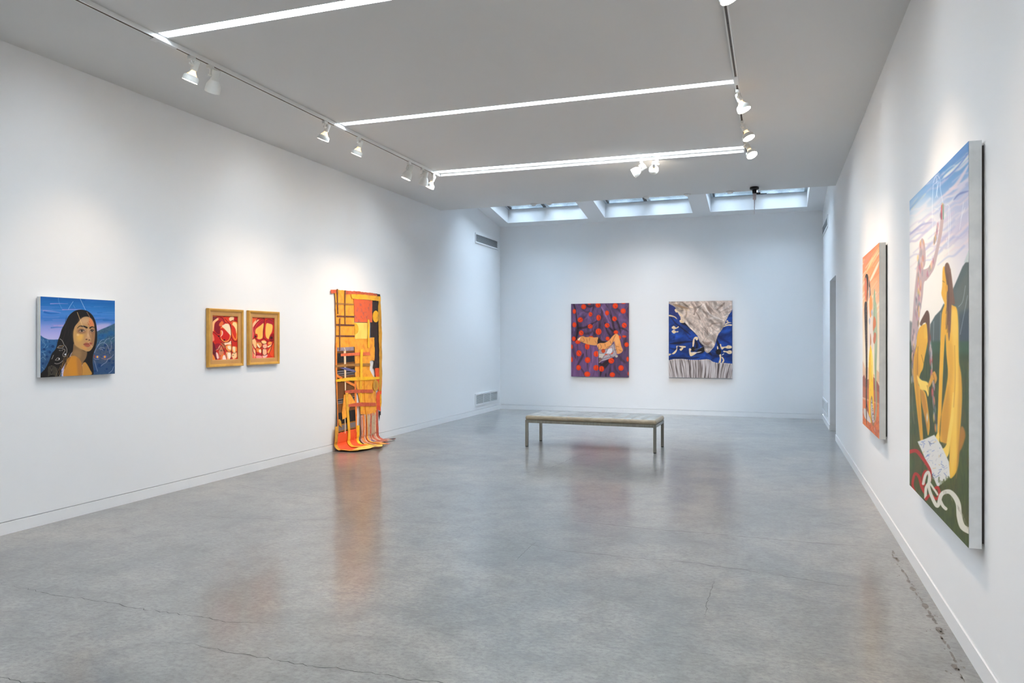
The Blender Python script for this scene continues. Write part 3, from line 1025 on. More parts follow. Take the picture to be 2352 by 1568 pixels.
# ---- portrait
def paint_portrait():
    p = Painter([(93.0, 680.0), (264.5, 690.6), (265.0, 858.8), (93.0, 866.0)], 250, 236, (40, 100, 170))
    p.sheet(70, 660, 6.53)
    p.vgrad([(0, (10, 92, 166)), (0.10, (26, 108, 180)), (0.2, (64, 128, 200)), (0.27, (58, 118, 194)), (0.36, (128, 148, 214)), (0.45, (164, 164, 222)), (0.55, (190, 186, 228)), (1, (200, 194, 230))])
    rs = random.Random(5)
    for k in range(70):
        x, y = rs.uniform(150, 1270), rs.uniform(150, 640)
        f = (y - 150) / 500
        c = rs.choice([(16, 92, 166), (30, 108, 180), (112, 128, 200), (146, 140, 205), (170, 158, 212)][:3 if f < 0.35 else 5])
        if x > 960 and f < 0.7:
            c = rs.choice([(10, 84, 156), (30, 110, 184), (90, 140, 205)])
        ln = rs.uniform(60, 190)
        p.stroke([(x - ln, y + rs.uniform(-8, 8)), (x, y), (x + ln, y + rs.uniform(-8, 8))], (rs.uniform(3, 22), 4), c, 0.5, 8)
    for (a, b2, c2) in (((190, 345), (310, 352), (450, 376)), ((480, 330), (620, 330), (760, 325)), ((300, 240), (440, 238), (560, 242)), ((350, 570), (430, 566), (500, 568))):
        p.stroke([a, b2, c2], (16, 5), (176, 150, 208), 0.75, 6)
    p.stroke([(210, 365), (300, 385), (430, 384)], (30, 6), (20, 92, 172), 0.9, 8)
    p.stroke([(420, 575), (500, 570), (560, 572)], 22, (205, 175, 200), 0.5, 12)
    p.poly([(990, 560), (1100, 540), (1200, 545), (1150, 600), (1000, 650)], (196, 180, 214), 30, 0.7)
    # hills
    p.poly([(150, 712), (200, 748), (270, 776), (350, 778), (450, 774), (470, 1345), (140, 1350)], (44, 96, 146), 3, curve=False)
    p.poly([(985, 668), (1060, 630), (1150, 595), (1275, 540), (1280, 1310), (880, 1330)], (62, 98, 122), 4, curve=False)
    p.poly([(960, 900), (1280, 840), (1280, 1310), (880, 1330)], (72, 84, 108), 60, 0.9, curve=False)
    p.poly([(150, 1000), (420, 980), (420, 1345), (150, 1345)], (54, 82, 118), 70, 0.7, curve=False)
    p.poly([(950, 1130), (1280, 1130), (1280, 1310), (900, 1330)], (34, 72, 118), 60, 0.7, curve=False)
    for (x, y, rx, ry) in ((1070, 740, 60, 50), (1215, 690, 50, 40), (1130, 720, 40, 30)):
        p.ell(x, y, rx, ry, (22, 92, 150), 24, 0.8)
    hx_, hy_ = p.xy()
    p.put((slice(None), slice(None)), np.clip((fbm(hx_ / 22, hy_ / 22, 4) - 0.5) * 2.2, 0, 0.5) * (hy_ > 540) * (p.img[..., 0] < 95), (18, 60, 110))
    for (x, y, r) in ((335, 880, 22), (205, 920, 18), (290, 966, 20), (245, 1032, 18), (185, 1136, 18), (1125, 870, 20), (1225, 862, 14), (1110, 936, 14), (1170, 940, 16), (1245, 940, 16),
                      (1188, 1106, 18), (1235, 1166, 14), (1150, 1226, 16), (972, 1258, 20), (1040, 1172, 26), (1248, 1110, 12)):
        p.ell(x, y, r, r, (14, 52, 104), 5, 0.95)
    for pts in ([(165, 770), (190, 830)], [(190, 770), (215, 850)], [(255, 780), (262, 820)], [(240, 900), (262, 875)], [(160, 960), (200, 980), (215, 1030)], [(200, 1000), (230, 1010)], [(185, 960), (235, 950)],
                [(160, 1060), (190, 1040), (225, 1080)], [(170, 1190), (215, 1230)], [(230, 850), (200, 900)]):
        p.stroke(pts, 5, (150, 185, 215), 0.75, 3)
    # hair mass
    hair = (20, 15, 14)
    p.poly([(690, 340), (760, 332), (850, 350), (930, 415), (980, 520), (1000, 660), (1000, 800), (975, 910), (945, 1000), (935, 1120), (948, 1305), (860, 1320), (800, 1200), (740, 1050), (640, 960), (560, 1080), (470, 1220),
            (400, 1345), (150, 1345), (150, 1290), (215, 1220), (275, 1110), (320, 990), (380, 910), (410, 800), (440, 720), (470, 620), (525, 520), (570, 430), (630, 370)], hair, 4)
    for k in range(34):
        x0 = rs.uniform(520, 660)
        p.stroke([(x0, rs.uniform(400, 640)), (x0 - rs.uniform(20, 90), rs.uniform(700, 850)), (x0 - rs.uniform(100, 240), rs.uniform(950, 1250))], 5, rs.choice([(46, 34, 28), (34, 26, 24), (8, 6, 8)]), 0.6, 5)
    for k in range(26):
        x, y = rs.uniform(430, 560), rs.uniform(380, 800)
        x = 690 - (y - 340) * 0.55 + rs.uniform(-25, 10)
        p.stroke([(x, y), (x - 22, y + 14), (x - 16, y + 30)], 5, hair, 0.85, 3)
    # face and neck
    p.poly([(650, 840), (700, 880), (800, 950), (850, 965), (838, 1050), (800, 1110), (770, 1160), (700, 1060), (620, 1030), (600, 1020), (635, 950)], (128, 98, 64), 6)
    p.poly([(640, 960), (700, 930), (760, 970), (740, 1060), (650, 1030)], (152, 116, 76), 30, 0.8)
    p.poly([(842, 436), (900, 455), (945, 520), (964, 600), (970, 700), (960, 800), (945, 880), (905, 942), (858, 960), (800, 944), (720, 900), (664, 852), (646, 770), (645, 680), (662, 590), (720, 515), (780, 452)], (186, 142, 92), 5)
    p.poly([(650, 640), (760, 690), (800, 800), (780, 920), (700, 880), (650, 800)], (198, 152, 88), 30, 0.8)
    p.ell(745, 735, 46, 66, (226, 172, 84), 30, 0.85, 0.4)
    p.ell(712, 708, 18, 18, (232, 196, 140), 12, 0.8)
    p.ell(820, 500, 80, 46, (204, 160, 120), 34, 0.8)
    p.poly([(885, 455), (930, 490), (958, 570), (905, 590), (885, 520)], (226, 128, 76), 16, 0.85)
    p.poly([(930, 620), (968, 640), (966, 790), (935, 880), (905, 790)], (150, 106, 70), 16, 0.85)
    p.ell(765, 655, 66, 38, (146, 102, 78), 20, 0.9)
    p.ell(930, 655, 42, 34, (146, 102, 76), 14, 0.9)
    p.stroke([(705, 608), (735, 580), (780, 578)], (8, 14), (28, 20, 18), 1, 3)
    p.stroke([(775, 582), (810, 585), (846, 602)], (16, 26), (28, 20, 18), 1, 3)
    p.stroke([(896, 606), (925, 590), (962, 600)], (24, 8), (28, 20, 18), 1, 3)
    for cx, cy, rx in ((770, 648, 42), (925, 650, 30)):
        p.ell(cx, cy, rx, 18, (176, 148, 126), 3)
        p.ell(cx + 2, cy - 2, 18, 17, (34, 22, 18), 3)
        p.stroke([(cx - rx, cy + 4), (cx - rx * 0.3, cy - 20), (cx + rx, cy - 4)], 7, (36, 24, 20), 1, 2)
        p.ell(cx + 6, cy - 6, 3, 3, (230, 225, 220), 2)
    p.poly([(850, 620), (885, 625), (905, 720), (918, 765), (890, 795), (840, 786), (822, 765), (846, 700)], (198, 152, 112), 14, 0.8)
    p.stroke([(884, 660), (900, 730), (914, 770)], 9, (118, 80, 58), 0.7, 6)
    p.ell(842, 778, 15, 8, (76, 44, 36), 4)
    p.ell(884, 788, 13, 7, (70, 40, 34), 4)
    p.stroke([(862, 690), (868, 750)], 12, (222, 186, 150), 0.8, 8)
    p.poly([(796, 852), (836, 826), (868, 834), (900, 824), (928, 832), (912, 862), (872, 892), (830, 884)], (166, 88, 66), 4)
    p.stroke([(796, 853), (850, 850), (926, 838)], 6, (84, 40, 34), 0.95, 3)
    p.poly([(770, 880), (800, 920), (850, 930), (830, 900)], (222, 150, 70), 14, 0.7)
    for x, y in ((860, 525), (875, 545), (890, 520), (880, 560), (900, 540), (884, 580), (868, 550), (880, 508)):
        p.ell(x, y, 4, 5, (190, 46, 32), 2)
    # shoulders
    p.poly([(545, 1085), (590, 1040), (660, 1022), (720, 1060), (760, 1120), (774, 1200), (774, 1325), (640, 1340), (500, 1338), (505, 1220)], (196, 132, 52), 6)
    p.poly([(560, 1090), (640, 1050), (690, 1100), (690, 1310), (600, 1330)], (206, 136, 40), 34, 0.9)
    p.poly([(700, 1060), (765, 1130), (772, 1320), (720, 1320)], (168, 112, 56), 22, 0.8)
    p.poly([(780, 1165), (815, 1120), (850, 1150), (895, 1230), (922, 1305), (776, 1325)], (192, 136, 60), 6)
    p.stroke([(770, 1150), (778, 1240), (774, 1325)], 6, (110, 72, 40), 0.8, 4)
    for k in range(44):
        x, y = rs.uniform(400, 540), rs.uniform(1000, 1330)
        x = 640 - (y - 940) * 0.5 + rs.uniform(-70, 30)
        p.stroke([(x, y - 40), (x - 14, y), (x - 34, y + 46)], 4, rs.choice([(150, 110, 62), (190, 140, 76), (110, 78, 44), (30, 22, 18)]), 0.8, 3)
    # drawn lines
    Wc = (226, 226, 236)
    p.stroke([(745, 168), (790, 262), (826, 336)], 5, Wc, 0.8, 2.5)
    p.stroke([(846, 366), (890, 442)], 5, (220, 160, 130), 0.9, 2.5)
    p.stroke([(640, 262), (670, 310)], 4, (170, 190, 220), 0.6, 2.5)
    p.stroke([(702, 370), (740, 470), (776, 562)], 6, (235, 196, 130), 0.95, 2.5)
    p.stroke([(776, 562), (830, 650)], 4, (210, 200, 190), 0.8, 2.5)
    p.stroke([(640, 208), (592, 280), (568, 326)], 5, (200, 212, 238), 0.8, 2.5)
    p.stroke([(416, 150), (428, 226), (470, 314)], 5, (130, 172, 220), 0.7, 2.5)
    p.stroke([(874, 824), (900, 860), (930, 892)], 4, (236, 190, 170), 0.8, 2)
    for pts in ([(440, 768), (472, 790), (500, 845)], [(500, 850), (540, 905), (545, 965), (530, 1000)], [(400, 900), (440, 870), (495, 880), (470, 905), (410, 905)], [(480, 915), (520, 940), (484, 1000), (500, 1035), (540, 1025)],
                [(430, 940), (450, 945)], [(480, 935), (470, 945)], [(372, 1086), (405, 1052), (436, 1060), (425, 1086), (372, 1088)], [(360, 1132), (400, 1142), (450, 1125), (484, 1095)], [(320, 1070), (345, 1010)]):
        p.stroke(pts, 6, (196, 188, 182), 0.9, 2.5)
    p.ell(524, 1002, 14, 14, (210, 214, 220), 4)
    p.ell(428, 1068, 8, 9, (235, 235, 230), 3)
    p.stroke([(400, 900), (450, 888), (495, 862)], 6, (160, 112, 40), 0.9, 3)
    for k in range(13):
        y = 1170 + k * 11
        p.stroke([(262, y + 24), (310, y), (360, y + 12), (405, y + 50)], 3, (150, 142, 122), 0.75, 2)
    for pts in ([(962, 985), (985, 930), (1030, 860), (1085, 830), (1140, 850), (1175, 905), (1195, 990)], [(1000, 900), (1060, 800), (1110, 780)], [(1110, 830), (1140, 785), (1190, 765)], [(960, 1070), (985, 1080), (1030, 1078)],
                [(1030, 918), (1070, 900), (1115, 915)], [(1045, 930), (1075, 925), (1090, 945)], [(1060, 1182), (1100, 1150), (1140, 1125), (1160, 1085)], [(1160, 1080), (1210, 1062), (1250, 1010)], [(1220, 780), (1262, 745)], [(1210, 800), (1220, 870), (1205, 960)],
                [(965, 1100), (985, 1180), (1010, 1260)], [(1180, 1290), (1230, 1250), (1255, 1190)]):
        p.stroke(pts, 5, (176, 178, 208), 0.85, 2.5)
    p.stroke([(1070, 1062), (1120, 1080), (1175, 1070), (1215, 1045)], 6, (190, 130, 110), 0.9, 3)
    for cx in (1008, 1120):
        p.ell(cx, 1042, 34, 26, (96, 92, 150), 5, 0.9)
        p.ell(cx, 1042, 14, 16, (250, 190, 70) if cx < 1100 else (240, 160, 20), 4)
    p.ell(962, 1035, 8, 26, (170, 70, 40), 4)
    return p

# ---- red torso studies
RED, DRED, ORG, YEL, CRM, PNK, BLK = (214, 44, 26), (150, 22, 34), (240, 110, 40), (250, 190, 80), (252, 226, 190), (240, 160, 140), (40, 12, 16)
def paint_torso_a():
    p = Painter([(492.4, 721.5), (550.6, 724.5), (550.0, 828.2), (491.8, 828.0)], 130, 220, RED)
    p.sheet(460, 690, 9.225)
    P, S, E_ = p.poly, p.stroke, p.ell
    P([(295, 290), (405, 290), (400, 360), (330, 420), (300, 480)], (120, 40, 40), 6, curve=False)
    P([(300, 295), (400, 297), (398, 318), (302, 318)], (240, 100, 50), 4, curve=False)
    P([(310, 470), (340, 400), (400, 355), (460, 350), (420, 400), (360, 460), (345, 560), (330, 650), (308, 640)], (252, 190, 130), 8)
    P([(360, 480), (400, 420), (470, 400), (520, 420), (530, 500), (470, 540), (470, 620), (455, 700), (400, 690), (350, 600)], (140, 20, 34), 8)
    P([(430, 360), (520, 345), (560, 400), (560, 480), (500, 440), (470, 400)], (188, 30, 34), 8)
    P([(450, 480), (500, 420), (540, 450), (510, 520), (455, 530)], (236, 110, 50), 8)
    P([(540, 310), (660, 315), (690, 380), (620, 440), (560, 400)], (222, 60, 30), 8)
    P([(660, 350), (720, 320), (780, 360), (760, 410), (690, 420), (660, 400)], (252, 210, 160), 10)
    P([(780, 320), (832, 322), (832, 420), (760, 400)], (190, 24, 24), 10)
    P([(480, 570), (540, 520), (620, 480), (670, 540), (700, 640), (690, 760), (640, 870), (560, 890), (490, 830), (480, 700)], (244, 150, 70), 8)
    P([(505, 530), (540, 500), (590, 475), (650, 490), (680, 570), (692, 680), (690, 740), (640, 690), (560, 590)], (252, 226, 188), 10)
    P([(460, 600), (520, 570), (580, 620), (640, 690), (668, 740), (650, 820), (590, 860), (530, 840), (490, 780), (505, 700), (510, 640)], (208, 30, 22), 8)
    S([(476, 760), (510, 720), (518, 660), (500, 622)], 22, (250, 210, 190), 0.95, 6)
    P([(720, 460), (780, 440), (832, 480), (830, 780), (780, 850), (730, 760), (708, 640)], (246, 150, 60), 8)
    P([(730, 460), (790, 450), (825, 520), (810, 700), (740, 560)], (252, 220, 150), 10)
    P([(705, 520), (740, 520), (790, 600), (805, 720), (790, 820), (750, 760), (715, 660)], (216, 46, 26), 8)
    P([(700, 420), (745, 400), (730, 470), (700, 520)], (226, 90, 40), 8)
    P([(320, 650), (380, 670), (430, 740), (470, 820), (470, 900), (400, 920), (350, 860), (330, 760)], (206, 30, 24), 8)
    P([(295, 720), (330, 720), (350, 830), (310, 850)], (246, 130, 100), 10)
    P([(300, 880), (340, 900), (360, 1000), (390, 1120), (420, 1240), (360, 1265), (320, 1150), (296, 1050)], (120, 24, 40), 8)
    P([(360, 930), (430, 910), (470, 930), (440, 1010), (370, 1040)], (160, 24, 44), 8)
    S([(380, 1050), (430, 1020), (465, 950)], 26, (246, 180, 150), 0.95, 6)
    P([(440, 1060), (490, 960), (540, 1080), (520, 1180), (450, 1150)], (220, 130, 90), 8)
    S([(470, 1060), (510, 1075)], 40, (120, 90, 60), 0.8, 10)
    S([(455, 1060), (455, 1240)], 12, (200, 150, 110), 0.9, 4)
    P([(490, 900), (560, 910), (580, 1000), (540, 1010), (500, 950)], (190, 110, 70), 8)
    P([(560, 900), (640, 890), (700, 860), (695, 940), (620, 940), (570, 950)], (252, 214, 180), 10)
    P([(580, 980), (640, 945), (700, 950), (700, 1070), (650, 1105), (590, 1060)], (246, 150, 70), 6)
    P([(620, 980), (680, 970), (690, 1050), (640, 1040)], (252, 230, 200), 12)
    P([(710, 1000), (770, 970), (815, 1010), (810, 1100), (760, 1140), (715, 1090)], (246, 140, 60), 6)
    P([(725, 1010), (775, 985), (785, 1080), (750, 1110)], (252, 226, 180), 12)
    P([(705, 880), (830, 870), (830, 980), (740, 980), (705, 930)], (206, 40, 26), 8)
    P([(590, 1110), (690, 1110), (700, 1270), (620, 1275), (580, 1180)], (250, 170, 110), 8)
    P([(620, 1130), (680, 1130), (680, 1240), (640, 1250)], (254, 236, 214), 14)
    P([(715, 1150), (800, 1110), (812, 1230), (720, 1265)], (252, 206, 150), 8)
    P([(690, 1220), (720, 1225), (730, 1275), (670, 1275)], (214, 60, 40), 6)
    P([(480, 1180), (540, 1140), (540, 1240), (500, 1275), (470, 1240)], (240, 130, 60), 8)
    P([(520, 1200), (560, 1170), (590, 1275), (520, 1275)], (250, 226, 210), 10)
    P([(380, 1110), (420, 1130), (440, 1230), (400, 1240)], (250, 210, 200), 10)
    P([(300, 1150), (340, 1180), (370, 1275), (296, 1275)], (244, 140, 50), 10)
    S([(350, 1150), (380, 1275)], 18, (130, 16, 24), 0.9, 6)
    for pts in ([(340, 400), (430, 335), (520, 355), (560, 440), (610, 470)], [(570, 370), (630, 440), (680, 500), (700, 600)], [(690, 500), (700, 700), (695, 790)], [(440, 740), (480, 830), (560, 890), (640, 880), (690, 800)],
                [(700, 780), (740, 850), (790, 880), (830, 860)], [(310, 640), (380, 700), (440, 760)], [(480, 880), (560, 960), (590, 1050), (650, 1105), (700, 1080)], [(700, 860), (712, 1000), (705, 1090), (760, 1140), (812, 1100)],
                [(695, 1100), (700, 1180), (690, 1275)], [(545, 1040), (560, 1100), (590, 1160), (600, 1230)], [(440, 1060), (490, 960), (540, 1080)], [(345, 920), (370, 1040), (440, 1010)], [(690, 430), (760, 400), (832, 430)], [(300, 1080), (345, 1130), (370, 1080)], [(725, 1190), (750, 1180)], [(540, 330), (600, 310), (720, 320)]):
        S(pts, 10, BLK, 0.85, 3)
    E_(555, 838, 17, 17, BLK, 4)
    E_(440, 748, 18, 14, BLK, 5)
    return p

def paint_torso_b():
    p = Painter([(582.9, 725.3), (634.5, 727.4), (634.6, 822.6), (582.8, 825.0)], 120, 210, RED)
    p.sheet(460, 690, 9.225)
    P, S, E_ = p.poly, p.stroke, p.ell
    P([(1135, 345), (1260, 345), (1200, 430), (1150, 500), (1135, 520)], (240, 96, 46), 8, curve=False)
    P([(1560, 350), (1610, 350), (1608, 480), (1580, 420)], (170, 18, 24), 8)
    P([(1160, 480), (1220, 400), (1290, 385), (1260, 450), (1190, 520), (1160, 600)], (250, 200, 150), 10)
    P([(1150, 620), (1200, 500), (1300, 390), (1390, 370), (1395, 700), (1380, 820), (1300, 850), (1220, 810), (1190, 700)], (210, 40, 40), 8)
    P([(1215, 570), (1300, 440), (1380, 390), (1390, 470), (1290, 520)], (172, 22, 46), 8)
    P([(1225, 590), (1310, 520), (1388, 465), (1370, 640), (1362, 780), (1290, 815), (1230, 770), (1212, 670)], (250, 196, 96), 8)
    P([(1250, 620), (1330, 560), (1350, 700), (1290, 780)], (250, 184, 80), 24)
    P([(1420, 500), (1450, 400), (1520, 380), (1590, 420), (1600, 620), (1560, 760), (1500, 850), (1420, 800), (1405, 650)], (206, 36, 36), 8)
    P([(1445, 420), (1520, 385), (1590, 440), (1580, 510), (1500, 470), (1445, 470)], (170, 24, 50), 8)
    P([(1445, 470), (1510, 470), (1575, 505), (1565, 640), (1520, 730), (1500, 810), (1440, 770), (1425, 640)], (250, 194, 92), 8)
    P([(1540, 720), (1600, 690), (1605, 850), (1530, 860), (1500, 800)], (150, 18, 26), 10)
    P([(1200, 710), (1250, 700), (1260, 770), (1210, 790)], (210, 40, 30), 8)
    P([(1135, 560), (1175, 560), (1200, 660), (1170, 780), (1135, 800)], (230, 90, 90), 10)
    P([(1150, 830), (1200, 810), (1240, 900), (1230, 1010), (1200, 1010), (1160, 930)], (250, 200, 140), 10)
    P([(1240, 880), (1330, 880), (1350, 960), (1290, 1010), (1230, 960)], (240, 150, 80), 8)
    P([(1245, 930), (1270, 920), (1310, 990), (1290, 1010)], (254, 226, 190), 8)
    P([(1340, 860), (1400, 840), (1450, 880), (1430, 920), (1370, 910)], (252, 206, 140), 8)
    P([(1380, 940), (1440, 920), (1460, 980), (1420, 1020), (1370, 1000)], (248, 180, 150), 8)
    P([(1470, 970), (1540, 930), (1560, 900), (1530, 980), (1480, 1000)], (254, 224, 170), 8)
    P([(1500, 870), (1560, 880), (1540, 920), (1480, 930)], (244, 160, 70), 8)
    P([(1230, 1020), (1330, 1030), (1340, 1110), (1260, 1100), (1225, 1080)], (244, 140, 60), 8)
    P([(1280, 1060), (1330, 1050), (1320, 1130)], (252, 220, 190), 10)
    P([(1370, 1040), (1440, 1040), (1450, 1140), (1400, 1170), (1365, 1120)], (248, 190, 150), 10)
    P([(1470, 1090), (1530, 1000), (1570, 950), (1540, 1060), (1490, 1130)], (248, 170, 80), 8)
    P([(1540, 1000), (1610, 900), (1608, 1200), (1520, 1140)], (232, 80, 34), 12)
    P([(1220, 1120), (1340, 1130), (1340, 1170), (1230, 1160)], (196, 30, 50), 8)
    P([(1230, 1180), (1340, 1180), (1350, 1230), (1240, 1240)], (246, 150, 150), 10)
    P([(1370, 1180), (1470, 1160), (1440, 1220), (1380, 1230)], (252, 200, 190), 10)
    P([(1140, 960), (1180, 1000), (1220, 1120), (1200, 1235), (1140, 1200)], (240, 110, 90), 12)
    P([(1175, 1040), (1210, 1080), (1205, 1230), (1185, 1150)], (252, 210, 150), 10)
    for pts in ([(1140, 820), (1180, 800), (1200, 700), (1180, 600), (1230, 480), (1330, 385), (1395, 370)], [(1405, 360), (1400, 480), (1385, 640), (1390, 800)], [(1200, 780), (1290, 850), (1370, 810), (1400, 800), (1480, 860), (1580, 840)],
                [(1430, 420), (1500, 375), (1590, 420)], [(1330, 860), (1360, 920), (1440, 910), (1460, 860)], [(1240, 960), (1290, 1010), (1340, 1000), (1360, 940)], [(1360, 980), (1400, 1025), (1470, 1010), (1560, 950), (1590, 880)],
                [(1160, 930), (1180, 990), (1230, 1060), (1230, 1180)], [(1345, 1030), (1350, 1100), (1340, 1180)], [(1365, 1040), (1370, 1160), (1420, 1170), (1480, 1120)], [(1230, 1160), (1340, 1170)], [(1500, 1130), (1540, 1040), (1560, 960)], [(1140, 960), (1160, 1080), (1200, 1150)],
                [(1230, 420), (1270, 360), (1390, 355)], [(1240, 880), (1330, 880)]):
        S(pts, 10, BLK, 0.8, 3)
    S([(1398, 370), (1395, 560), (1385, 760)], 16, (120, 16, 26), 0.8, 5)
    E_(1218, 755, 18, 24, BLK, 5)
    E_(1552, 785, 30, 32, (90, 14, 20), 6)
    E_(1556, 780, 14, 18, BLK, 4)
    S([(1380, 335), (1400, 352)], 14, BLK, 0.9, 4)
    return p

# ---- purple cloth with orange dots
def paint_dots():
    p = Painter([(1311.7, 698.5), (1444.1, 696.0), (1444.5, 865.6), (1312.1, 864.6)], 210, 266, (94, 70, 104))
    p.sheet(1300, 680, 7.84)
    X, Y = p.xy()
    p.mottle(160, 220, 0.28, 2, shear=0.4)
    p.mottle(40, 260, 0.14, 5, shear=-0.2)
    P, S, E_ = p.poly, p.stroke, p.ell
    L_, D_, DD = (122, 88, 132), (66, 48, 62), (40, 28, 32)
    for pts, w, c, a in ([(140, 150), (170, 260), (190, 420), (215, 560), (200, 700), (170, 800)], (20, 34), DD, .9), ([(100, 170), (130, 280), (150, 420), (150, 620)], 60, L_, .6), ([(230, 580), (330, 570), (420, 530), (560, 450)], (44, 12), DD, .75), \
        ([(200, 600), (330, 680), (440, 660), (520, 600)], 40, D_, .8), ([(240, 300), (340, 330), (420, 380)], 80, (112, 84, 120), .7), ([(280, 230), (380, 290), (470, 250), (500, 150)], 30, D_, .7), \
        ([(480, 160), (460, 240), (420, 330), (340, 420)], 30, L_, .8), ([(370, 170), (430, 200), (500, 170)], 22, DD, .8), ([(560, 210), (520, 300), (500, 420)], 60, L_, .5), ([(630, 210), (650, 320), (620, 480), (600, 590)], 30, D_, .85), \
        ([(640, 200), (690, 290), (740, 400), (780, 480)], (24, 14), (150, 112, 156), .8), ([(720, 160), (780, 270), (830, 420), (860, 560), (900, 640)], 40, DD, .7), ([(690, 150), (760, 240), (800, 330)], 30, L_, .7), \
        ([(850, 360), (960, 340), (1060, 250), (1120, 180)], 26, L_, .55), ([(860, 180), (960, 260), (1000, 310)], 40, D_, .6), ([(900, 420), (950, 520), (990, 680)], 34, DD, .75), ([(960, 560), (1060, 600), (1120, 640)], 22, DD, .7), \
        ([(1000, 420), (1080, 440), (1130, 500)], 40, L_, .4), ([(590, 420), (600, 520), (600, 700), (650, 830)], 26, D_, .9), ([(700, 480), (740, 620), (800, 720)], 30, DD, .7), ([(560, 480), (500, 580), (470, 690), (380, 740)], 26, L_, .7), \
        ([(690, 560), (700, 680), (680, 760)], 40, (116, 80, 120), .6), ([(770, 560), (860, 640)], 30, DD, .8), ([(480, 620), (530, 700), (560, 740)], 24, D_, .8):
        S(pts, w, c, a, 16)
    p.folds(150, 330, 0.24, 5, shear=0.35)
    p.folds(70, 180, 0.12, 9, shear=-0.4)
    # darker ground on the lower right, lighter skirt on the lower left
    P([(600, 1200), (700, 1150), (900, 1080), (1040, 960), (1130, 900), (1133, 1455), (600, 1455)], (84, 62, 92), 20, 0.9, curve=False)
    for pts, w, c, a in ([(600, 1200), (660, 1240), (740, 1180), (860, 1120)], 60, DD, .9), ([(620, 1440), (640, 1340), (700, 1280), (780, 1200)], 44, DD, .8), ([(760, 1440), (790, 1350), (800, 1280)], 26, D_, .9), ([(720, 1455), (720, 1390)], 24, DD, .9), \
        ([(960, 1060), (1000, 1140), (1090, 1200)], 44, D_, .8), ([(880, 1240), (900, 1330), (980, 1420)], 30, D_, .7), ([(1000, 1180), (1060, 1280), (1120, 1400)], 50, (100, 74, 110), .8), ([(1080, 760), (1060, 860), (1060, 980)], 60, D_, .8), ([(830, 1240), (840, 1360)], 30, (104, 76, 114), .8):
        S(pts, w, c, a, 14)
    P([(92, 820), (180, 822), (280, 850), (370, 870), (460, 880), (555, 880), (575, 960), (585, 1100), (590, 1300), (595, 1455), (90, 1455)], (112, 78, 118), 4, curve=False)
    for pts, w, c, a in ([(210, 850), (215, 1000), (200, 1160)], 12, DD, .7), ([(130, 880), (140, 1000), (180, 1120)], 50, D_, .6), ([(320, 1040), (280, 1120), (200, 1260)], 40, D_, .75), ([(380, 900), (370, 1000), (390, 1200), (400, 1360)], 26, D_, .7), \
        ([(500, 900), (480, 1100), (440, 1300), (420, 1440)], 36, (134, 94, 138), .7), ([(440, 900), (450, 1050), (460, 1200)], 18, D_, .5), ([(270, 1300), (320, 1370), (340, 1440)], 30, D_, .8), ([(560, 900), (570, 1200), (580, 1440)], 16, (140, 100, 140), .6), ([(120, 1300), (140, 1440)], 60, (124, 88, 128), .6):
        S(pts, w, c, a, 12)
    S([(430, 890), (560, 905)], 6, (70, 48, 66), .8, 4)
    X, Y = p.xy()
    p.folds(60, 420, 0.16, 13, shear=0.12, where=(Y > 880) * 1.0)
    dots = [(318, 195, 44, 46), (150, 280, 30, 44), (578, 165, 46, 46), (888, 178, 48, 50), (1030, 270, 46, 48), (442, 330, 34, 40), (740, 306, 36, 44), (588, 392, 42, 52), (258, 430, 48, 46), (874, 410, 42, 44), (152, 520, 36, 46), (438, 548, 45, 42),
            (742, 528, 44, 42), (1050, 525, 44, 46), (588, 640, 52, 56), (275, 666, 42, 46), (900, 650, 42, 34), (142, 772, 34, 42), (455, 740, 40, 20), (752, 765, 36, 36), (968, 742, 26, 32), (1050, 725, 38, 20), (1092, 870, 38, 42), (215, 828, 48, 36),
            (105, 915, 20, 40), (385, 905, 44, 58), (235, 1030, 48, 54), (548, 1040, 48, 52), (108, 1145, 18, 46), (392, 1150, 50, 54), (818, 1160, 52, 50), (1112, 1130, 22, 44), (230, 1288, 44, 48), (545, 1288, 50, 50), (645, 1306, 46, 50), (994, 1288, 48, 50),
            (386, 1404, 54, 48), (838, 1410, 48, 44), (1126, 1390, 12, 34), (1035, 132, 36, 10), (420, 145, 28, 12)]
    for x, y, rx, ry in dots:
        E_(x, y, rx, ry, (226, 54, 16), 4)
        E_(x - 4, y - 6, rx * 0.6, ry * 0.6, (246, 84, 22), 18, 0.7)
    for pts in ([(575, 150), (600, 190)], [(590, 350), (592, 440)], [(600, 370), (615, 430)], [(230, 450), (290, 410)], [(400, 555), (470, 520)], [(570, 600), (585, 680)], [(600, 600), (612, 670)], [(730, 500), (770, 550)], [(880, 170), (900, 200)], [(1030, 505), (1080, 550)], [(215, 990), (270, 1060)],
                [(548, 1000), (552, 1080)], [(378, 870), (384, 950)], [(550, 1250), (545, 1330)], [(640, 1270), (650, 1350)], [(260, 640), (300, 680)], [(860, 390), (900, 450)], [(800, 1140), (850, 1170)], [(430, 320), (465, 345)]):
        S(pts, 8, (120, 26, 12), .8, 5)
    P([(580, 740), (640, 800), (720, 820), (700, 860), (600, 850), (560, 860)], DD, 8)
    # torn orange cloth and patchwork
    P([(205, 790), (240, 745), (300, 722), (360, 740), (440, 736), (510, 745), (580, 742), (570, 800), (556, 880), (460, 880), (370, 862), (290, 830)], (228, 154, 88), 4)
    P([(215, 790), (262, 740), (240, 790)], (240, 226, 214), 5)
    for pts in ([(300, 740), (330, 800), (300, 830)], [(430, 745), (420, 810)], [(250, 800), (330, 830)], [(370, 760), (390, 850)], [(520, 800), (560, 860)]):
        S(pts, 9, (150, 92, 50), .7, 6)
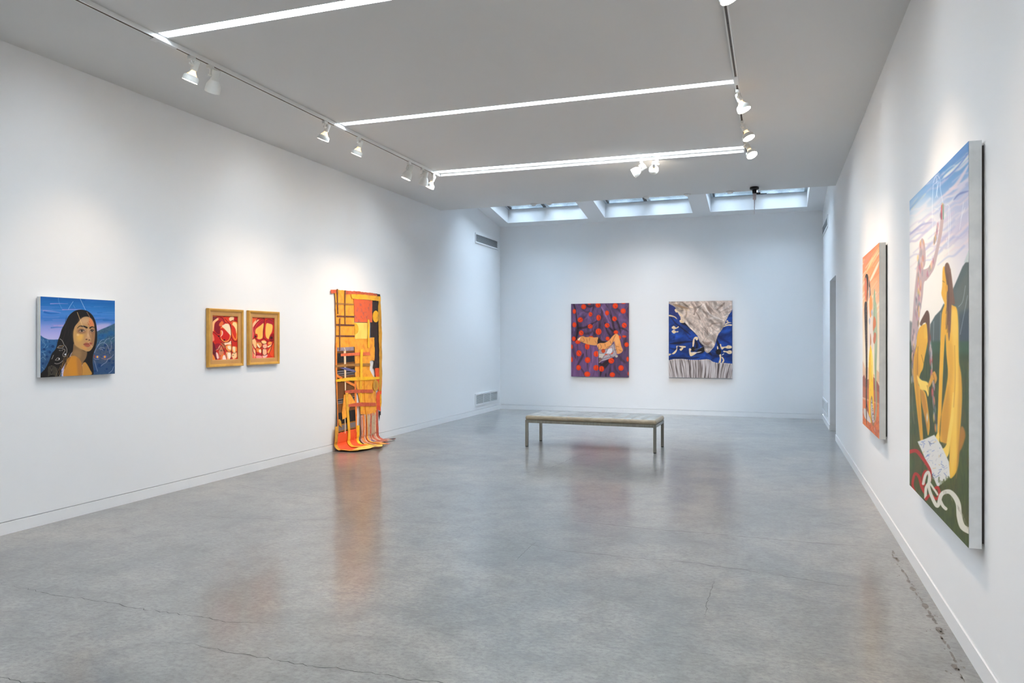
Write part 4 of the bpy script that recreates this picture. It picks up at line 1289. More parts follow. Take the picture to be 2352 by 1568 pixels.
    P([(560, 880), (610, 845), (700, 840), (780, 790), (840, 720), (900, 676), (945, 700), (965, 760), (985, 830), (1000, 900), (1025, 970), (990, 1020), (920, 1030), (890, 930), (870, 810), (800, 900), (720, 950), (600, 965), (580, 930)], (238, 160, 92), 4)
    for pts in ([(610, 850), (640, 920), (600, 960)], [(700, 850), (710, 910)], [(790, 800), (820, 860)], [(900, 690), (860, 770), (830, 860)], [(900, 900), (960, 910)], [(880, 780), (900, 900), (930, 1020)], [(950, 960), (1010, 990)], [(720, 930), (800, 890)]):
        S(pts, 8, (130, 76, 44), .75, 5)
    P([(870, 800), (905, 700), (940, 720), (960, 830), (900, 880)], (248, 178, 112), 16, .7)
    P([(590, 970), (720, 950), (800, 895), (850, 855), (875, 880), (900, 960), (915, 1035), (860, 1090), (740, 1140), (640, 1170), (596, 1200), (585, 1080)], (176, 160, 166), 4)
    P([(720, 1030), (760, 950), (830, 920), (850, 960), (810, 1030)], (226, 222, 226), 5, curve=False)
    P([(590, 1030), (700, 1040), (650, 1120), (592, 1110)], (206, 194, 180), 5, curve=False)
    P([(590, 1110), (650, 1120), (600, 1190)], (124, 90, 84), 6)
    E_(675, 985, 36, 36, (214, 76, 34), 4)
    P([(690, 1070), (720, 1035), (764, 1046)], (220, 80, 44), 4, curve=False)
    P([(790, 1050), (860, 995), (840, 1040)], (220, 80, 44), 4, curve=False)
    S([(760, 940), (820, 925)], 10, (220, 100, 90), .9, 4)
    for pts in ([(590, 970), (720, 955), (800, 900), (860, 850)], [(590, 990), (650, 990)], [(720, 1030), (760, 945)], [(830, 920), (850, 1000)], [(860, 870), (910, 1030)], [(690, 1075), (640, 1160)], [(640, 1140), (740, 1110), (850, 1085)], [(780, 1050), (815, 1085), (790, 1100)], [(600, 1020), (690, 1030)], [(870, 970), (910, 960)]):
        S(pts, 6, (60, 50, 56), .85, 3)
    S([(585, 900), (590, 1060), (590, 1200), (592, 1455)], 8, DD, .8, 5)
    E_(912, 1078, 24, 22, (196, 186, 160), 4)
    return p

# ---- blue cloth under grey drapery
def paint_drape():
    p = Painter([(1536.2, 692.8), (1682.6, 690.5), (1682.2, 868.5), (1536.2, 867.5)], 228, 276, (16, 56, 130))
    p.sheet(1525, 680, 7.84)
    P, S, E_ = p.poly, p.stroke, p.ell
    p.mottle(120, 150, 0.3, 9, shear=0.5)
    DB, LB, CR = (12, 16, 40), (28, 82, 168), (232, 206, 166)
    P([(88, 130), (180, 150), (240, 260), (330, 440), (200, 380), (90, 300)], (34, 44, 100), 30, .8)
    for pts, w, c, a in ([(110, 350), (200, 480), (300, 560), (480, 700)], 22, DB, .8), ([(130, 300), (230, 420), (330, 540), (440, 640)], 26, (30, 60, 130), .8), ([(320, 490), (420, 520), (520, 600), (600, 700)], 56, (18, 18, 30), .9), \
        ([(110, 860), (250, 850), (380, 830), (520, 820)], 40, DB, .8), ([(110, 940), (220, 960), (380, 900)], 30, DB, .6), ([(380, 660), (460, 760), (540, 800)], 30, (14, 40, 100), .8), ([(640, 800), (680, 860), (760, 960), (860, 1060)], 60, DB, .85), \
        ([(560, 800), (600, 880), (580, 960)], 50, DB, .8), ([(940, 760), (980, 860), (1000, 900), (940, 1000)], 44, (10, 14, 30), .85), ([(860, 1070), (980, 1080), (1120, 1090), (1220, 1060)], 40, (10, 34, 90), .8), ([(980, 720), (1080, 790), (1220, 870)], 34, (10, 36, 96), .8), \
        ([(1040, 640), (1120, 640), (1220, 620)], 70, LB, .6), ([(150, 680), (260, 700), (340, 660)], 70, LB, .5), ([(120, 1110), (300, 1120), (480, 1120), (640, 1110)], 30, DB, .7), ([(540, 1090), (700, 1060), (820, 1120)], 40, LB, .5), ([(820, 1000), (880, 990), (930, 1020)], 30, LB, .7),\
        ([(170, 700), (180, 760), (200, 700), (180, 800)], 8, DB, .6):
        S(pts, w, c, a, 14)
    # cream figures printed on the blue cloth
    for pts in ([(95, 1040), (180, 1050), (235, 990), (250, 905), (320, 930), (390, 930), (385, 905), (270, 900), (225, 905), (225, 960), (170, 1020), (95, 1080)], [(285, 960), (340, 930), (350, 950), (310, 990)],
                [(455, 950), (500, 960), (480, 1010), (570, 1010), (590, 1030), (480, 1085)], [(520, 900), (525, 800), (560, 740), (610, 740), (620, 780), (590, 800), (560, 770), (550, 860), (530, 930)],
                [(140, 570), (180, 540), (225, 570), (262, 545), (265, 570), (225, 590), (180, 605)], [(140, 640), (180, 612), (225, 640), (258, 632), (258, 655), (225, 655), (180, 678)],
                [(95, 340), (150, 350), (215, 380), (240, 420), (180, 380), (95, 365)], [(195, 245), (235, 235), (250, 290), (215, 290)], [(285, 440), (330, 425), (370, 480), (300, 480)], [(300, 390), (330, 385), (350, 425), (310, 420)],
                [(1010, 870), (1035, 870), (1045, 910), (1120, 905), (1160, 885), (1220, 900), (1220, 935), (1150, 945), (1100, 930), (1045, 960)], [(1075, 985), (1140, 990), (1180, 975), (1222, 985), (1222, 1030), (1170, 1040), (1120, 1010), (1080, 1010)],
                [(990, 1195), (1010, 1120), (1000, 1060), (1030, 1050), (1035, 1130), (1025, 1195)], [(1045, 1195), (1065, 1150), (1040, 1100), (1060, 1095), (1090, 1150), (1075, 1195)],
                [(1080, 540), (1160, 510), (1222, 510), (1222, 535), (1150, 535), (1075, 560)], [(1100, 505), (1160, 470), (1222, 480), (1170, 490), (1110, 520)], [(1130, 450), (1150, 435), (1165, 465), (1135, 465)],
                [(960, 910), (975, 905), (985, 950), (965, 960)]):
        P(pts, CR, 4)
    for pts in ([(140, 590), (220, 580)], [(150, 645), (220, 645)], [(1160, 890), (1170, 940)], [(1150, 985), (1200, 1030)], [(300, 455), (360, 460)]):
        S(pts, 8, (180, 140, 100), .6, 5)
    P([(945, 1000), (975, 955), (1020, 960), (1035, 1010), (1000, 1055), (950, 1040)], (14, 12, 16), 4)
    P([(500, 930), (545, 915), (570, 960), (540, 995), (500, 980)], (14, 12, 16), 4)
    P([(600, 990), (660, 940), (720, 920), (740, 990), (680, 1030), (600, 1030)], (22, 20, 24), 8)
    S([(480, 990), (500, 1020), (580, 1020), (640, 1010), (680, 1000)], 14, (222, 214, 212), .9, 5)
    S([(550, 960), (640, 945), (740, 900)], 6, (190, 196, 206), .7, 4)
    S([(1050, 1060), (1080, 1040)], 14, (226, 220, 214), .9, 4)
    # grey-beige drapery
    P([(128, 95), (1236, 80), (1228, 250), (1180, 330), (1125, 440), (1085, 540), (1040, 620), (985, 690), (950, 790), (915, 900), (870, 960), (800, 1025), (740, 990), (720, 900), (650, 830), (620, 740), (560, 660), (470, 580), (390, 490), (330, 430), (270, 330), (200, 200)], (178, 162, 152), 5)
    p.sheet(1525, 680, 7.84)
    LT, MD, DK, DKK = (212, 201, 193), (156, 139, 129), (128, 110, 100), (88, 72, 62)
    for pts, w, c, a in ([(170, 150), (300, 190), (440, 230)], 40, (150, 118, 88), .8), ([(180, 130), (320, 130), (420, 170), (540, 220)], 26, (222, 204, 184), .8), ([(330, 110), (430, 190), (470, 240)], 30, DK, .8), ([(240, 240), (360, 240), (460, 260)], 30, (200, 176, 150), .8), \
        ([(250, 280), (320, 360), (370, 440)], 40, (214, 190, 162), .7), ([(400, 240), (410, 330), (380, 400)], 26, (150, 128, 110), .8), ([(500, 130), (560, 210), (570, 300), (540, 340)], 46, DK, .8), ([(560, 110), (640, 190), (700, 150)], 40, (140, 124, 116), .8), ([(590, 280), (620, 230), (700, 160), (660, 100)], 12, (216, 206, 200), .9), \
        ([(480, 320), (560, 360), (580, 300)], 20, (214, 200, 188), .8), ([(490, 330), (560, 390), (640, 420)], 22, MD, .8), ([(560, 440), (540, 500), (620, 580), (650, 640)], 34, MD, .8), ([(590, 300), (640, 380), (660, 430)], 16, DKK, .8), ([(400, 410), (460, 470), (560, 560), (640, 620)], 30, (150, 134, 126), .8), \
        ([(380, 430), (470, 550), (600, 700)], 20, (212, 200, 190), .7), ([(700, 240), (760, 330), (800, 390)], 40, DK, .7), ([(660, 250), (740, 340), (720, 400)], 30, LT, .6), ([(720, 150), (800, 280), (850, 340), (960, 390), (1080, 440)], (30, 16), (216, 206, 200), .8), ([(760, 130), (800, 220), (860, 320)], 44, DK, .8), \
        ([(880, 110), (900, 200), (940, 220)], 40, LT, .6), ([(820, 110), (840, 200), (900, 290), (980, 340)], 40, MD, .8), ([(940, 220), (980, 160), (960, 110)], 24, (206, 192, 184), .8), ([(960, 250), (1040, 180), (1100, 120)], 36, DK, .8), ([(1000, 300), (1120, 240), (1220, 220)], 30, MD, .8), ([(1020, 270), (1140, 200), (1220, 150)], 30, (196, 184, 178), .8), \
        ([(1060, 380), (1120, 360), (1180, 310)], 24, LT, .8), ([(1100, 290), (1180, 290), (1220, 260)], 24, DK, .7), ([(820, 420), (900, 390), (1000, 400)], 40, (204, 194, 188), .8), ([(780, 540), (840, 540), (880, 500), (1060, 480)], 26, DK, .7), ([(690, 420), (740, 500), (760, 580), (700, 580)], 22, MD, .9), \
        ([(660, 440), (680, 540), (740, 640), (800, 700)], 14, LT, .8), ([(680, 560), (760, 650), (800, 700)], 16, DK, .8), ([(870, 560), (900, 640), (940, 720)], 30, MD, .7), ([(840, 560), (860, 640), (800, 740)], 30, LT, .7), ([(720, 560), (700, 700), (720, 800)], 20, MD, .8), ([(780, 580), (790, 680)], 24, DK, .7), \
        ([(640, 640), (700, 760), (760, 860)], 24, (204, 190, 180), .7), ([(700, 820), (780, 860), (880, 820)], 50, (130, 110, 100), .8), ([(820, 780), (880, 820), (900, 880)], 26, LT, .7), ([(760, 900), (790, 1000)], 40, (206, 196, 192), .8), ([(640, 780), (700, 860)], 26, LT, .6), ([(860, 700), (940, 640), (1020, 560)], 40, LT, .5), ([(900, 760), (930, 840)], 26, DK, .6):
        S(pts, w, c, a, 10)
    p.sheet(1525, 680, 7.84)
    # gathered skirt along the bottom
    X, Y = p.xy()
    lum = p.img.mean(-1)
    sat = p.img.max(-1) - p.img.min(-1)
    grey = np.clip((60 - sat) / 25, 0, 1) * (lum > 60) * (Y < 1040)
    p.folds(170, 210, 0.36, 3, shear=-0.6, where=grey)
    p.folds(70, 130, 0.12, 7, shear=0.5, where=grey)
    p.folds(260, 200, 0.30, 11, shear=0.7, where=(p.img[..., 2] > p.img[..., 0] + 30) * 1.0)
    top = np.interp(X, [80, 180, 330, 480, 640, 780, 830, 880, 950, 1060, 1240], [1160, 1138, 1134, 1150, 1150, 1136, 1145, 1180, 1200, 1200, 1215])
    a = np.clip((Y - top) / 6 + 0.5, 0, 1)
    warp = X + 0.22 * (X - 640) * np.clip((Y - top) / 320, 0, 1) * 0.6 + 26 * (fbm(X / 90, Y / 260, 3) - 0.5)
    n = 0.5 + 0.5 * np.sin(warp / 11.0 + 16.0 * fbm(warp / 70, Y / 700, 8))
    n = 0.38 * n + 0.62 * np.clip((fbm(warp / 17, Y / 330, 6) - 0.5) * 1.7 + 0.56, 0, 1)
    dk, md, lt = np.array((76, 66, 66), float), np.array((164, 152, 148), float), np.array((202, 194, 194), float)
    t = np.clip(n, 0, 1)[..., None]
    sk = np.where(t < 0.45, dk + (md - dk) * np.clip((t - 0.15) / 0.30, 0, 1), md + (lt - md) * np.clip((t - 0.45) / 0.3, 0, 1))
    p.img = p.img * (1 - a[..., None]) + sk * a[..., None]
    ed = np.exp(-((Y - top - 8) / 8) ** 2) * (np.sin(X / 6) > 0)
    p.put((slice(None), slice(None)), ed * 0.7, (224, 206, 190))
    return p

# ---- tall far painting on the right wall: three long figures under a streaked orange sky
def paint_three():
    p = Painter([(1982.3, 588.7), (2021.5, 552.6), (2019.3, 1005.7), (1978.4, 972.0)], 84, 430, (232, 200, 165))
    p.sheet(1960, 540, 6.53)
    P, S, E_ = p.poly, p.stroke, p.ell
    p.vgrad([(0, (222, 128, 84)), (0.12, (230, 150, 96)), (0.25, (236, 176, 130)), (0.40, (240, 214, 184)), (0.6, (240, 228, 206)), (1, (240, 220, 190))])
    rs = random.Random(11)
    for k in range(70):
        x, y = rs.uniform(90, 420), rs.uniform(120, 1100)
        c = rs.choice([(226, 130, 78), (240, 190, 130), (214, 140, 116), (236, 160, 90), (246, 226, 196)] if y < 650 else [(242, 216, 180), (236, 190, 150), (244, 232, 212), (226, 176, 150)])
        S([(x - 50, y + 70), (x, y), (x + 55, y - 80)], (12, 22), c, .6, 8)
    S([(200, 520), (300, 330), (395, 190)], 24, (248, 206, 150), .9, 8)
    S([(260, 640), (330, 500), (400, 350)], 34, (244, 226, 204), .9, 8)
    # hills and ground
    P([(120, 1820), (150, 1890), (175, 1960), (215, 1930), (260, 2020), (320, 2040), (350, 1960), (395, 2000), (400, 2150), (110, 2150)], (228, 190, 156), 6, curve=False)
    P([(120, 2110), (150, 2055), (180, 2130), (215, 2120), (300, 2080), (330, 2100), (370, 2160), (400, 2230), (400, 2480), (110, 2400)], (158, 88, 66), 5, curve=False)
    P([(110, 2230), (400, 2300), (400, 2480), (110, 2400)], (196, 112, 76), 20, .8, curve=False)
    P([(110, 2420), (400, 2480), (400, 3100), (100, 2900)], (216, 112, 58), 40, curve=False)
    X, Y = p.xy()
    g = np.clip((Y - 2480) / 100, 0, 1)
    n = fbm(X / 22, Y / 40, 5)
    p.put((slice(None), slice(None)), g * np.clip((n - .5) * 3, 0, 1) * .8, (172, 84, 56))
    p.put((slice(None), slice(None)), g * np.clip((.45 - n) * 3, 0, 1) * .8, (240, 142, 70))
    # pale boat shape behind the feet
    P([(136, 2600), (150, 2575), (190, 2610), (225, 2690), (250, 2760), (245, 2800), (200, 2770), (160, 2730), (140, 2670)], (214, 202, 194), 5)
    for k in range(6):
        S([(160 + 5 * k, 2640 + 22 * k), (240, 2690 + 22 * k)], 4, (190, 176, 176), .5, 3)
    # dark textured figure
    BK = (46, 36, 34)
    P([(172, 640), (185, 570), (205, 545), (228, 575), (230, 680), (220, 820), (212, 960), (205, 980), (200, 700), (195, 610)], BK, 3)
    P([(170, 700), (178, 620), (195, 600), (208, 680), (205, 850), (190, 960), (172, 860)], (212, 116, 78), 4)
    P([(166, 1000), (190, 950), (208, 1000), (212, 1200), (210, 1400), (208, 1700), (204, 2000), (196, 2200), (192, 2480), (210, 2600), (206, 2620), (190, 2560), (188, 2800), (180, 2812), (174, 2500), (176, 2200), (178, 1800), (172, 1500), (166, 1250)], BK, 3)
    # the same dry-brushed flecks over the dark figure
    X, Y = p.xy()
    fl = (vnoise(X / 5, Y / 9, 3) > .72) & (X > 160) & (X < 214) & (Y > 980) & (Y < 2500) & (p.img.sum(-1) < 200)
    p.put((slice(None), slice(None)), fl * .6, (130, 112, 100))
    # middle figure
    P([(236, 800), (246, 625), (262, 780), (262, 870)], (52, 42, 42), 4)
    P([(232, 880), (240, 740), (256, 760), (250, 900), (238, 1000)], (170, 164, 164), 4)
    P([(228, 1000), (240, 900), (270, 900), (296, 1060), (300, 1400), (296, 1640), (230, 1640), (226, 1300)], (226, 214, 206), 6)
    P([(240, 980), (262, 850), (284, 900), (290, 1040), (270, 1160), (252, 1170)], (234, 150, 74), 4)
    P([(266, 1100), (284, 1060), (296, 1110), (284, 1160)], (176, 176, 184), 5)
    P([(228, 1230), (246, 1190), (258, 1230), (244, 1290)], (180, 182, 190), 5)
    P([(252, 1430), (262, 1440), (268, 1560), (252, 1600)], (186, 120, 66), 5)
    P([(244, 1660), (258, 1590), (282, 1720), (294, 1860), (296, 2100), (302, 2500), (300, 2640), (276, 2700), (258, 2800), (240, 2700), (222, 2640), (226, 2200), (226, 1900), (234, 1740)], (250, 202, 40), 4)
    P([(268, 1720), (284, 1740), (290, 2000), (276, 2100)], (250, 224, 120), 8)
    for pts in ([(246, 1720), (242, 1820)], [(240, 1860), (236, 2200)], [(268, 1900), (270, 2150)], [(252, 2260), (256, 2300)]):
        S(pts, 4, (210, 150, 20), .8, 3)
    P([(252, 2460), (268, 2370), (285, 2440), (282, 2540), (304, 2640), (318, 2720), (312, 2790), (292, 2845), (268, 2800), (252, 2680)], (150, 110, 70), 4)
    P([(256, 2500), (270, 2420), (284, 2540), (304, 2660), (308, 2760), (290, 2790), (266, 2700), (254, 2600)], (196, 190, 190), 4)
    for k in range(46):
        y = rs.uniform(2430, 2780)
        x = 268 + (y - 2430) * 0.09 + rs.uniform(-12, 14)
        E_(x, y, 5, 9, rs.choice([(190, 60, 70), (70, 90, 150), (220, 170, 90), (110, 150, 110), (230, 226, 226), (60, 50, 60), (190, 150, 200)]), 3, .85)
    # green figure
    P([(306, 900), (320, 755), (334, 800), (340, 930), (356, 1000), (362, 1300), (362, 1600), (350, 1900), (344, 2200), (352, 2450), (344, 2640), (326, 2760), (318, 2740), (334, 2500), (326, 2200), (316, 1900), (320, 1600), (300, 1400), (298, 1200), (304, 1050)], (152, 172, 140), 4)
    P([(336, 1000), (354, 1100), (350, 1500), (334, 1700)], (176, 192, 162), 10, .8)
    S([(312, 880), (318, 960), (310, 1010), (318, 1030)], 4, (200, 214, 196), .8, 3)
    P([(300, 1240), (316, 1160), (340, 1200), (344, 1290), (320, 1340), (300, 1380)], (202, 116, 72), 5)
    P([(302, 1480), (320, 1400), (346, 1420), (338, 1520), (318, 1570), (302, 1540)], (196, 108, 72), 5)
    for pts in ([(306, 2860), (316, 2900), (318, 2930)],):
        S(pts, 10, (206, 190, 190), .8, 5)
    return p

# ---- big near painting: figures with a map, mountains and a ribbon
def paint_map():
    p = Painter([(2091.3, 459.3), (2229.3, 322.8), (2223.9, 1257.2), (2089.8, 1111.5)], 170, 760, (220, 214, 220))
    p.sheet(2070, 300, 3.138)
    P, S, E_ = p.poly, p.stroke, p.ell
    rs = random.Random(21)
    p.vgrad([(0, (66, 128, 190)), (0.06, (104, 152, 202)), (0.12, (176, 186, 214)), (0.2, (206, 200, 218)), (0.3, (226, 220, 226)), (0.45, (244, 238, 232)), (1, (244, 238, 228))])
    E_(190, 1050, 190, 460, (254, 248, 236), 120, .95)
    E_(120, 900, 140, 360, (252, 246, 240), 110, .8)
    for k in range(80):
        x, y = rs.uniform(60, 500), rs.uniform(100, 950)
        c = rs.choice([(166, 176, 212), (206, 196, 216), (232, 222, 226), (190, 182, 208), (236, 214, 216), (244, 238, 230)])
        S([(x - 90, y + 62), (x - 20, y + 6), (x + 30, y - 4), (x + 100, y - 70)], (6, 18), c, .5, 9)
    for pts, w, c in (([(320, 330), (400, 270), (497, 190)], 26, (226, 226, 220)), ([(330, 345), (420, 260), (497, 160)], 10, (70, 110, 190)), ([(390, 500), (430, 460), (497, 440)], 14, (96, 112, 180)), ([(360, 420), (440, 400), (497, 350)], 26, (210, 204, 222)),
                      ([(70, 745), (150, 680), (230, 660)], 12, (160, 160, 200)), ([(80, 560), (120, 500), (180, 450)], 24, (226, 216, 190)), ([(300, 480), (400, 400), (497, 250)], 24, (224, 206, 214)), ([(70, 560), (180, 430), (250, 340)], 26, (120, 160, 205)), ([(380, 240), (497, 130)], 30, (74, 130, 192))):
        S(pts, w, c, .85, 8)
    # mountains
    P([(380, 1150), (420, 1060), (450, 990), (500, 920), (500, 1600), (200, 1600), (215, 1400), (250, 1340), (290, 1300), (312, 1255), (330, 1270)], (86, 100, 100), 5, curve=False)
    P([(460, 960), (500, 860), (500, 960)], (196, 206, 206), 6, curve=False)
    P([(390, 1180), (497, 1000), (497, 1300), (400, 1320)], (104, 110, 104), 24, .8, curve=False)
    P([(400, 1360), (500, 1300), (500, 1580), (390, 1580)], (66, 80, 92), 30, .9, curve=False)
    P([(60, 1400), (80, 1380), (130, 1440), (140, 1600), (60, 1600)], (120, 128, 128), 10, .9)
    for pts in ([(470, 1130), (450, 1240), (420, 1280)], [(485, 1200), (460, 1330), (430, 1480)], [(240, 1380), (236, 1560)], [(290, 1320), (284, 1560)]):
        S(pts, 4, (190, 200, 206), .6, 3)
    P([(55, 1520), (500, 1530), (500, 1680), (55, 1680)], (62, 92, 70), 16, curve=False)
    P([(55, 1600), (500, 1620), (500, 3100), (55, 2600)], (58, 76, 46), 30, curve=False)
    P([(55, 2200), (500, 2300), (500, 3100), (55, 2600)], (72, 84, 36), 120, .9, curve=False)
    X, Y = p.xy()
    n = fbm(X / 5, Y / 70, 4)
    g = np.clip((Y - 1640) / 80, 0, 1)
    p.put((slice(None), slice(None)), g * np.clip((n - .52) * 4, 0, 1) * .6, (92, 104, 44))
    p.put((slice(None), slice(None)), g * np.clip((.46 - n) * 4, 0, 1) * .6, (50, 62, 36))
    n = fbm(X / 60, Y / 160, 9)
    p.put((slice(None), slice(None)), g * np.clip((n - .58) * 5, 0, 1) * .5, (96, 84, 40))
    # chalk outline of a raised figure in the sky
    for pts in ([(240, 370), (262, 318), (288, 345), (292, 420), (310, 520)], [(240, 380), (232, 560), (236, 800)], [(262, 330), (270, 420), (258, 480)], [(250, 560), (280, 570)], [(330, 540), (356, 550), (362, 700), (340, 860)], [(336, 780), (340, 820)], [(430, 720), (460, 520)], [(440, 640), (470, 560)], [(250, 380), (280, 360), (264, 440), (272, 480)], [(350, 560), (350, 900)]):
        S(pts, 3.5, (246, 248, 252), .6, 3)
    # iridescent standing figure
    P([(136, 880), (145, 800), (160, 775), (176, 815), (182, 880), (180, 960), (166, 1000), (200, 990), (228, 950), (250, 880), (276, 760), (292, 640), (300, 540), (318, 530), (316, 620), (306, 720), (284, 830), (250, 980), (220, 1040), (190, 1080), (170, 1100), (160, 1200), (140, 1330), (128, 1440),
       (110, 1560), (80, 1580), (76, 1480), (86, 1360), (98, 1200), (110, 1080), (122, 980)], (196, 172, 172), 4)
    cols = [(226, 160, 110), (150, 150, 160), (236, 200, 190), (190, 110, 130), (240, 190, 90), (120, 150, 150), (206, 196, 204), (110, 100, 110), (214, 130, 150)]
    for k in range(110):
        t = rs.random()
        if t < .62:
            y = rs.uniform(800, 1560)
            x = 155 - (y - 800) * 0.075 + rs.uniform(-20, 22)
        else:
            q = rs.random()
            x, y = 195 + q * 112, 1030 - q * 480 + rs.uniform(-26, 10)
            if q < .4:
                y = 1040 - q * 260
        S([(x, y - 22), (x + rs.uniform(-4, 4), y + 22)], rs.uniform(5, 13), rs.choice(cols), .7, 5)
    S([(300, 540), (300, 640)], 6, (200, 40, 60), .8, 3)
    S([(310, 535), (312, 640)], 6, (60, 150, 120), .8, 3)
    for k in range(40):
        y = rs.uniform(1560, 1800)
        x = 78 + rs.uniform(0, 28)
        S([(x, y - 26), (x, y + 26)], 9, rs.choice(cols), .8, 5)
    for k in range(60):
        y = rs.uniform(1500, 2160)
        x = 204 + (y - 1500) * 0.07 + rs.uniform(-10, 12)
        S([(x, y - 28), (x + 3, y + 28)], 8, rs.choice(cols + [(70, 66, 84), (190, 60, 50)]), .8, 5)
    S([(88, 1700), (86, 2000), (98, 2110)], 8, (150, 140, 120), .5, 8)
    # crouching yellow figure
    Yc, Yd, Yl = (238, 180, 52), (196, 132, 34), (248, 210, 96)
    P([(120, 1480), (140, 1420), (176, 1400), (190, 1440), (196, 1500), (190, 1560), (170, 1660), (160, 1720), (140, 1760), (128, 1830), (150, 1860), (180, 1900), (196, 2000), (208, 2130), (196, 2200), (180, 2100), (150, 1960), (142, 1870), (150, 2060), (160, 2240), (146, 2260), (128, 2120), (104, 1900), (92, 1760), (96, 1640), (112, 1560)], Yc, 4)
    P([(98, 1700), (112, 1600), (132, 1700), (130, 1860), (150, 2100), (156, 2240), (140, 2230), (112, 1920)], Yd, 14, .6)
    P([(142, 1880), (170, 1900), (196, 2040), (196, 2180), (170, 2060)], (190, 126, 36), 8, .8)
    E_(190, 2070, 5, 30, (226, 222, 214), 4)
    P([(118, 1770), (150, 1800), (196, 1820), (204, 1880), (196, 1920), (180, 1880), (140, 1860)], Yl, 5)
    P([(196, 1840), (220, 1770), (244, 1740), (262, 1790), (248, 1830), (236, 1800), (210, 1850)], (222, 160, 54), 4)
    for pts in ([(190, 1840), (204, 1900)], [(232, 1760), (250, 1820)], [(150, 1620), (165, 1680)], [(125, 1560), (120, 1760)]):
        S(pts, 4, (140, 86, 24), .7, 3)
    P([(168, 1440), (182, 1390), (200, 1420), (204, 1480), (188, 1500), (172, 1500)], (242, 190, 66), 4)
    HB = (104, 74, 58)
    P([(140, 1390), (170, 1330), (192, 1300), (208, 1330), (211, 1420), (210, 1540), (200, 1600), (196, 1500), (188, 1400), (168, 1390), (150, 1410)], HB, 4)
    # kneeling yellow figure with long hair
    P([(306, 1010), (318, 985), (330, 1030), (340, 1110), (342, 1200), (336, 1240), (380, 1270), (405, 1290), (416, 1380), (418, 1560), (420, 1680), (436, 1780), (440, 1960), (424, 2200), (410, 2420), (370, 2500), (345, 2480), (350, 2280), (330, 2260), (300, 2250), (280, 2230), (284, 2100),
       (320, 1900), (340, 1760), (330, 1620), (324, 1480), (316, 1560), (308, 1700), (296, 1950), (286, 2160), (276, 2220), (262, 2200), (272, 1900), (284, 1600), (292, 1420), (300, 1320), (318, 1260), (306, 1220), (296, 1180), (302, 1130)], Yc, 4)
    P([(360, 1330), (400, 1300), (416, 1400), (416, 1640), (430, 1800), (430, 2000), (406, 2300), (380, 2460), (352, 2460), (370, 2100), (384, 1800), (376, 1560)], Yl, 18, .7)
    P([(284, 2110), (330, 1900), (350, 1860), (350, 2100), (336, 2250), (300, 2250)], Yd, 18, .6)
    P([(420, 1700), (440, 1800), (440, 1960), (420, 2240), (408, 2400), (402, 2200), (414, 1900)], Yd, 10, .5)
    P([(346, 1560), (372, 1560), (380, 1700), (350, 1900), (346, 1720)], (224, 166, 56), 12, .6)
    S([(380, 1900), (370, 2060), (350, 2200), (330, 2320), (310, 2360)], 26, Yl, .95, 5)
    S([(390, 1560), (392, 1800), (380, 2000)], 5, (190, 130, 40), .6, 4)
    P([(310, 2290), (345, 2250), (345, 2330), (310, 2380), (292, 2370), (290, 2300)], Yl, 4)
    P([(250, 2210), (272, 2180), (276, 2250), (262, 2300), (246, 2290)], Yl, 4)
    P([(416, 2260), (430, 2150), (452, 2150), (464, 2210), (440, 2290), (420, 2330), (404, 2440), (396, 2500)], (176, 120, 36), 8)
    P([(320, 1000), (330, 962), (350, 968), (368, 1040), (384, 1180), (392, 1260), (366, 1270), (362, 1400), (352, 1520), (344, 1480), (338, 1300), (334, 1200), (342, 1130), (330, 1080)], (124, 90, 70), 4)
    for k in range(16):
        x = rs.uniform(334, 372)
        S([(x - 8, rs.uniform(990, 1100)), (x, 1200), (x - 12, rs.uniform(1300, 1480))], 4, rs.choice([(96, 68, 54), (146, 108, 84)]), .6, 3)
    S([(306, 1090), (318, 1100)], 4, (120, 80, 30), .8, 3)
    P([(326, 1130), (340, 1120), (342, 1160), (330, 1170)], (226, 160, 44), 4)
    # map on the grass
    P([(120, 2240), (180, 2220), (240, 2194), (290, 2270), (345, 2390), (352, 2500), (300, 2540), (262, 2566), (225, 2480), (196, 2420), (160, 2330)], (226, 224, 220), 4, curve=False)
    for k in range(60):
        q, r = rs.random(), rs.random()
        x, y = 140 + q * 130 + r * 70, 2235 + r * 270 + (0.5 - q) * 20
        S([(x, y), (x + rs.uniform(-24, 24), y + rs.uniform(-24, 24))], 4, rs.choice([(120, 140, 200), (90, 110, 170), (214, 180, 110), (170, 180, 200), (190, 190, 196)]), .8, 3)
    for k in range(20):
        x, y = rs.uniform(270, 350), rs.uniform(2490, 2540)
        S([(x, y), (x, y + 34)], 5, (84, 96, 44), .8, 4)
    # ribbons
    Rr, Wr = (186, 42, 32), (226, 222, 208)
    S([(60, 2312), (110, 2306), (150, 2350), (190, 2410), (212, 2460), (210, 2520)], (28, 16), Rr, 1, 3)
    S([(100, 2600), (84, 2540), (100, 2470), (130, 2490), (150, 2560), (170, 2600)], (16, 24), Rr, 1, 3)
    S([(170, 2550), (158, 2490), (180, 2450), (210, 2500)], 18, Rr, 1, 3)
    S([(160, 2540), (176, 2480), (198, 2460), (206, 2520), (180, 2570), (176, 2640)], 20, Wr, 1, 3)
    S([(180, 2650), (210, 2620), (250, 2650), (276, 2620), (264, 2570), (236, 2580)], 20, Rr, 1, 3)
    S([(206, 2480), (200, 2560), (224, 2640), (262, 2700), (290, 2620), (340, 2600), (380, 2630), (410, 2690), (418, 2780), (440, 2850), (485, 2880)], (18, 44), Wr, 1, 3)
    S([(280, 2660), (300, 2700), (322, 2722)], 22, Wr, 1, 3)
    S([(210, 2540), (250, 2600), (262, 2620)], 14, Wr, 1, 3)
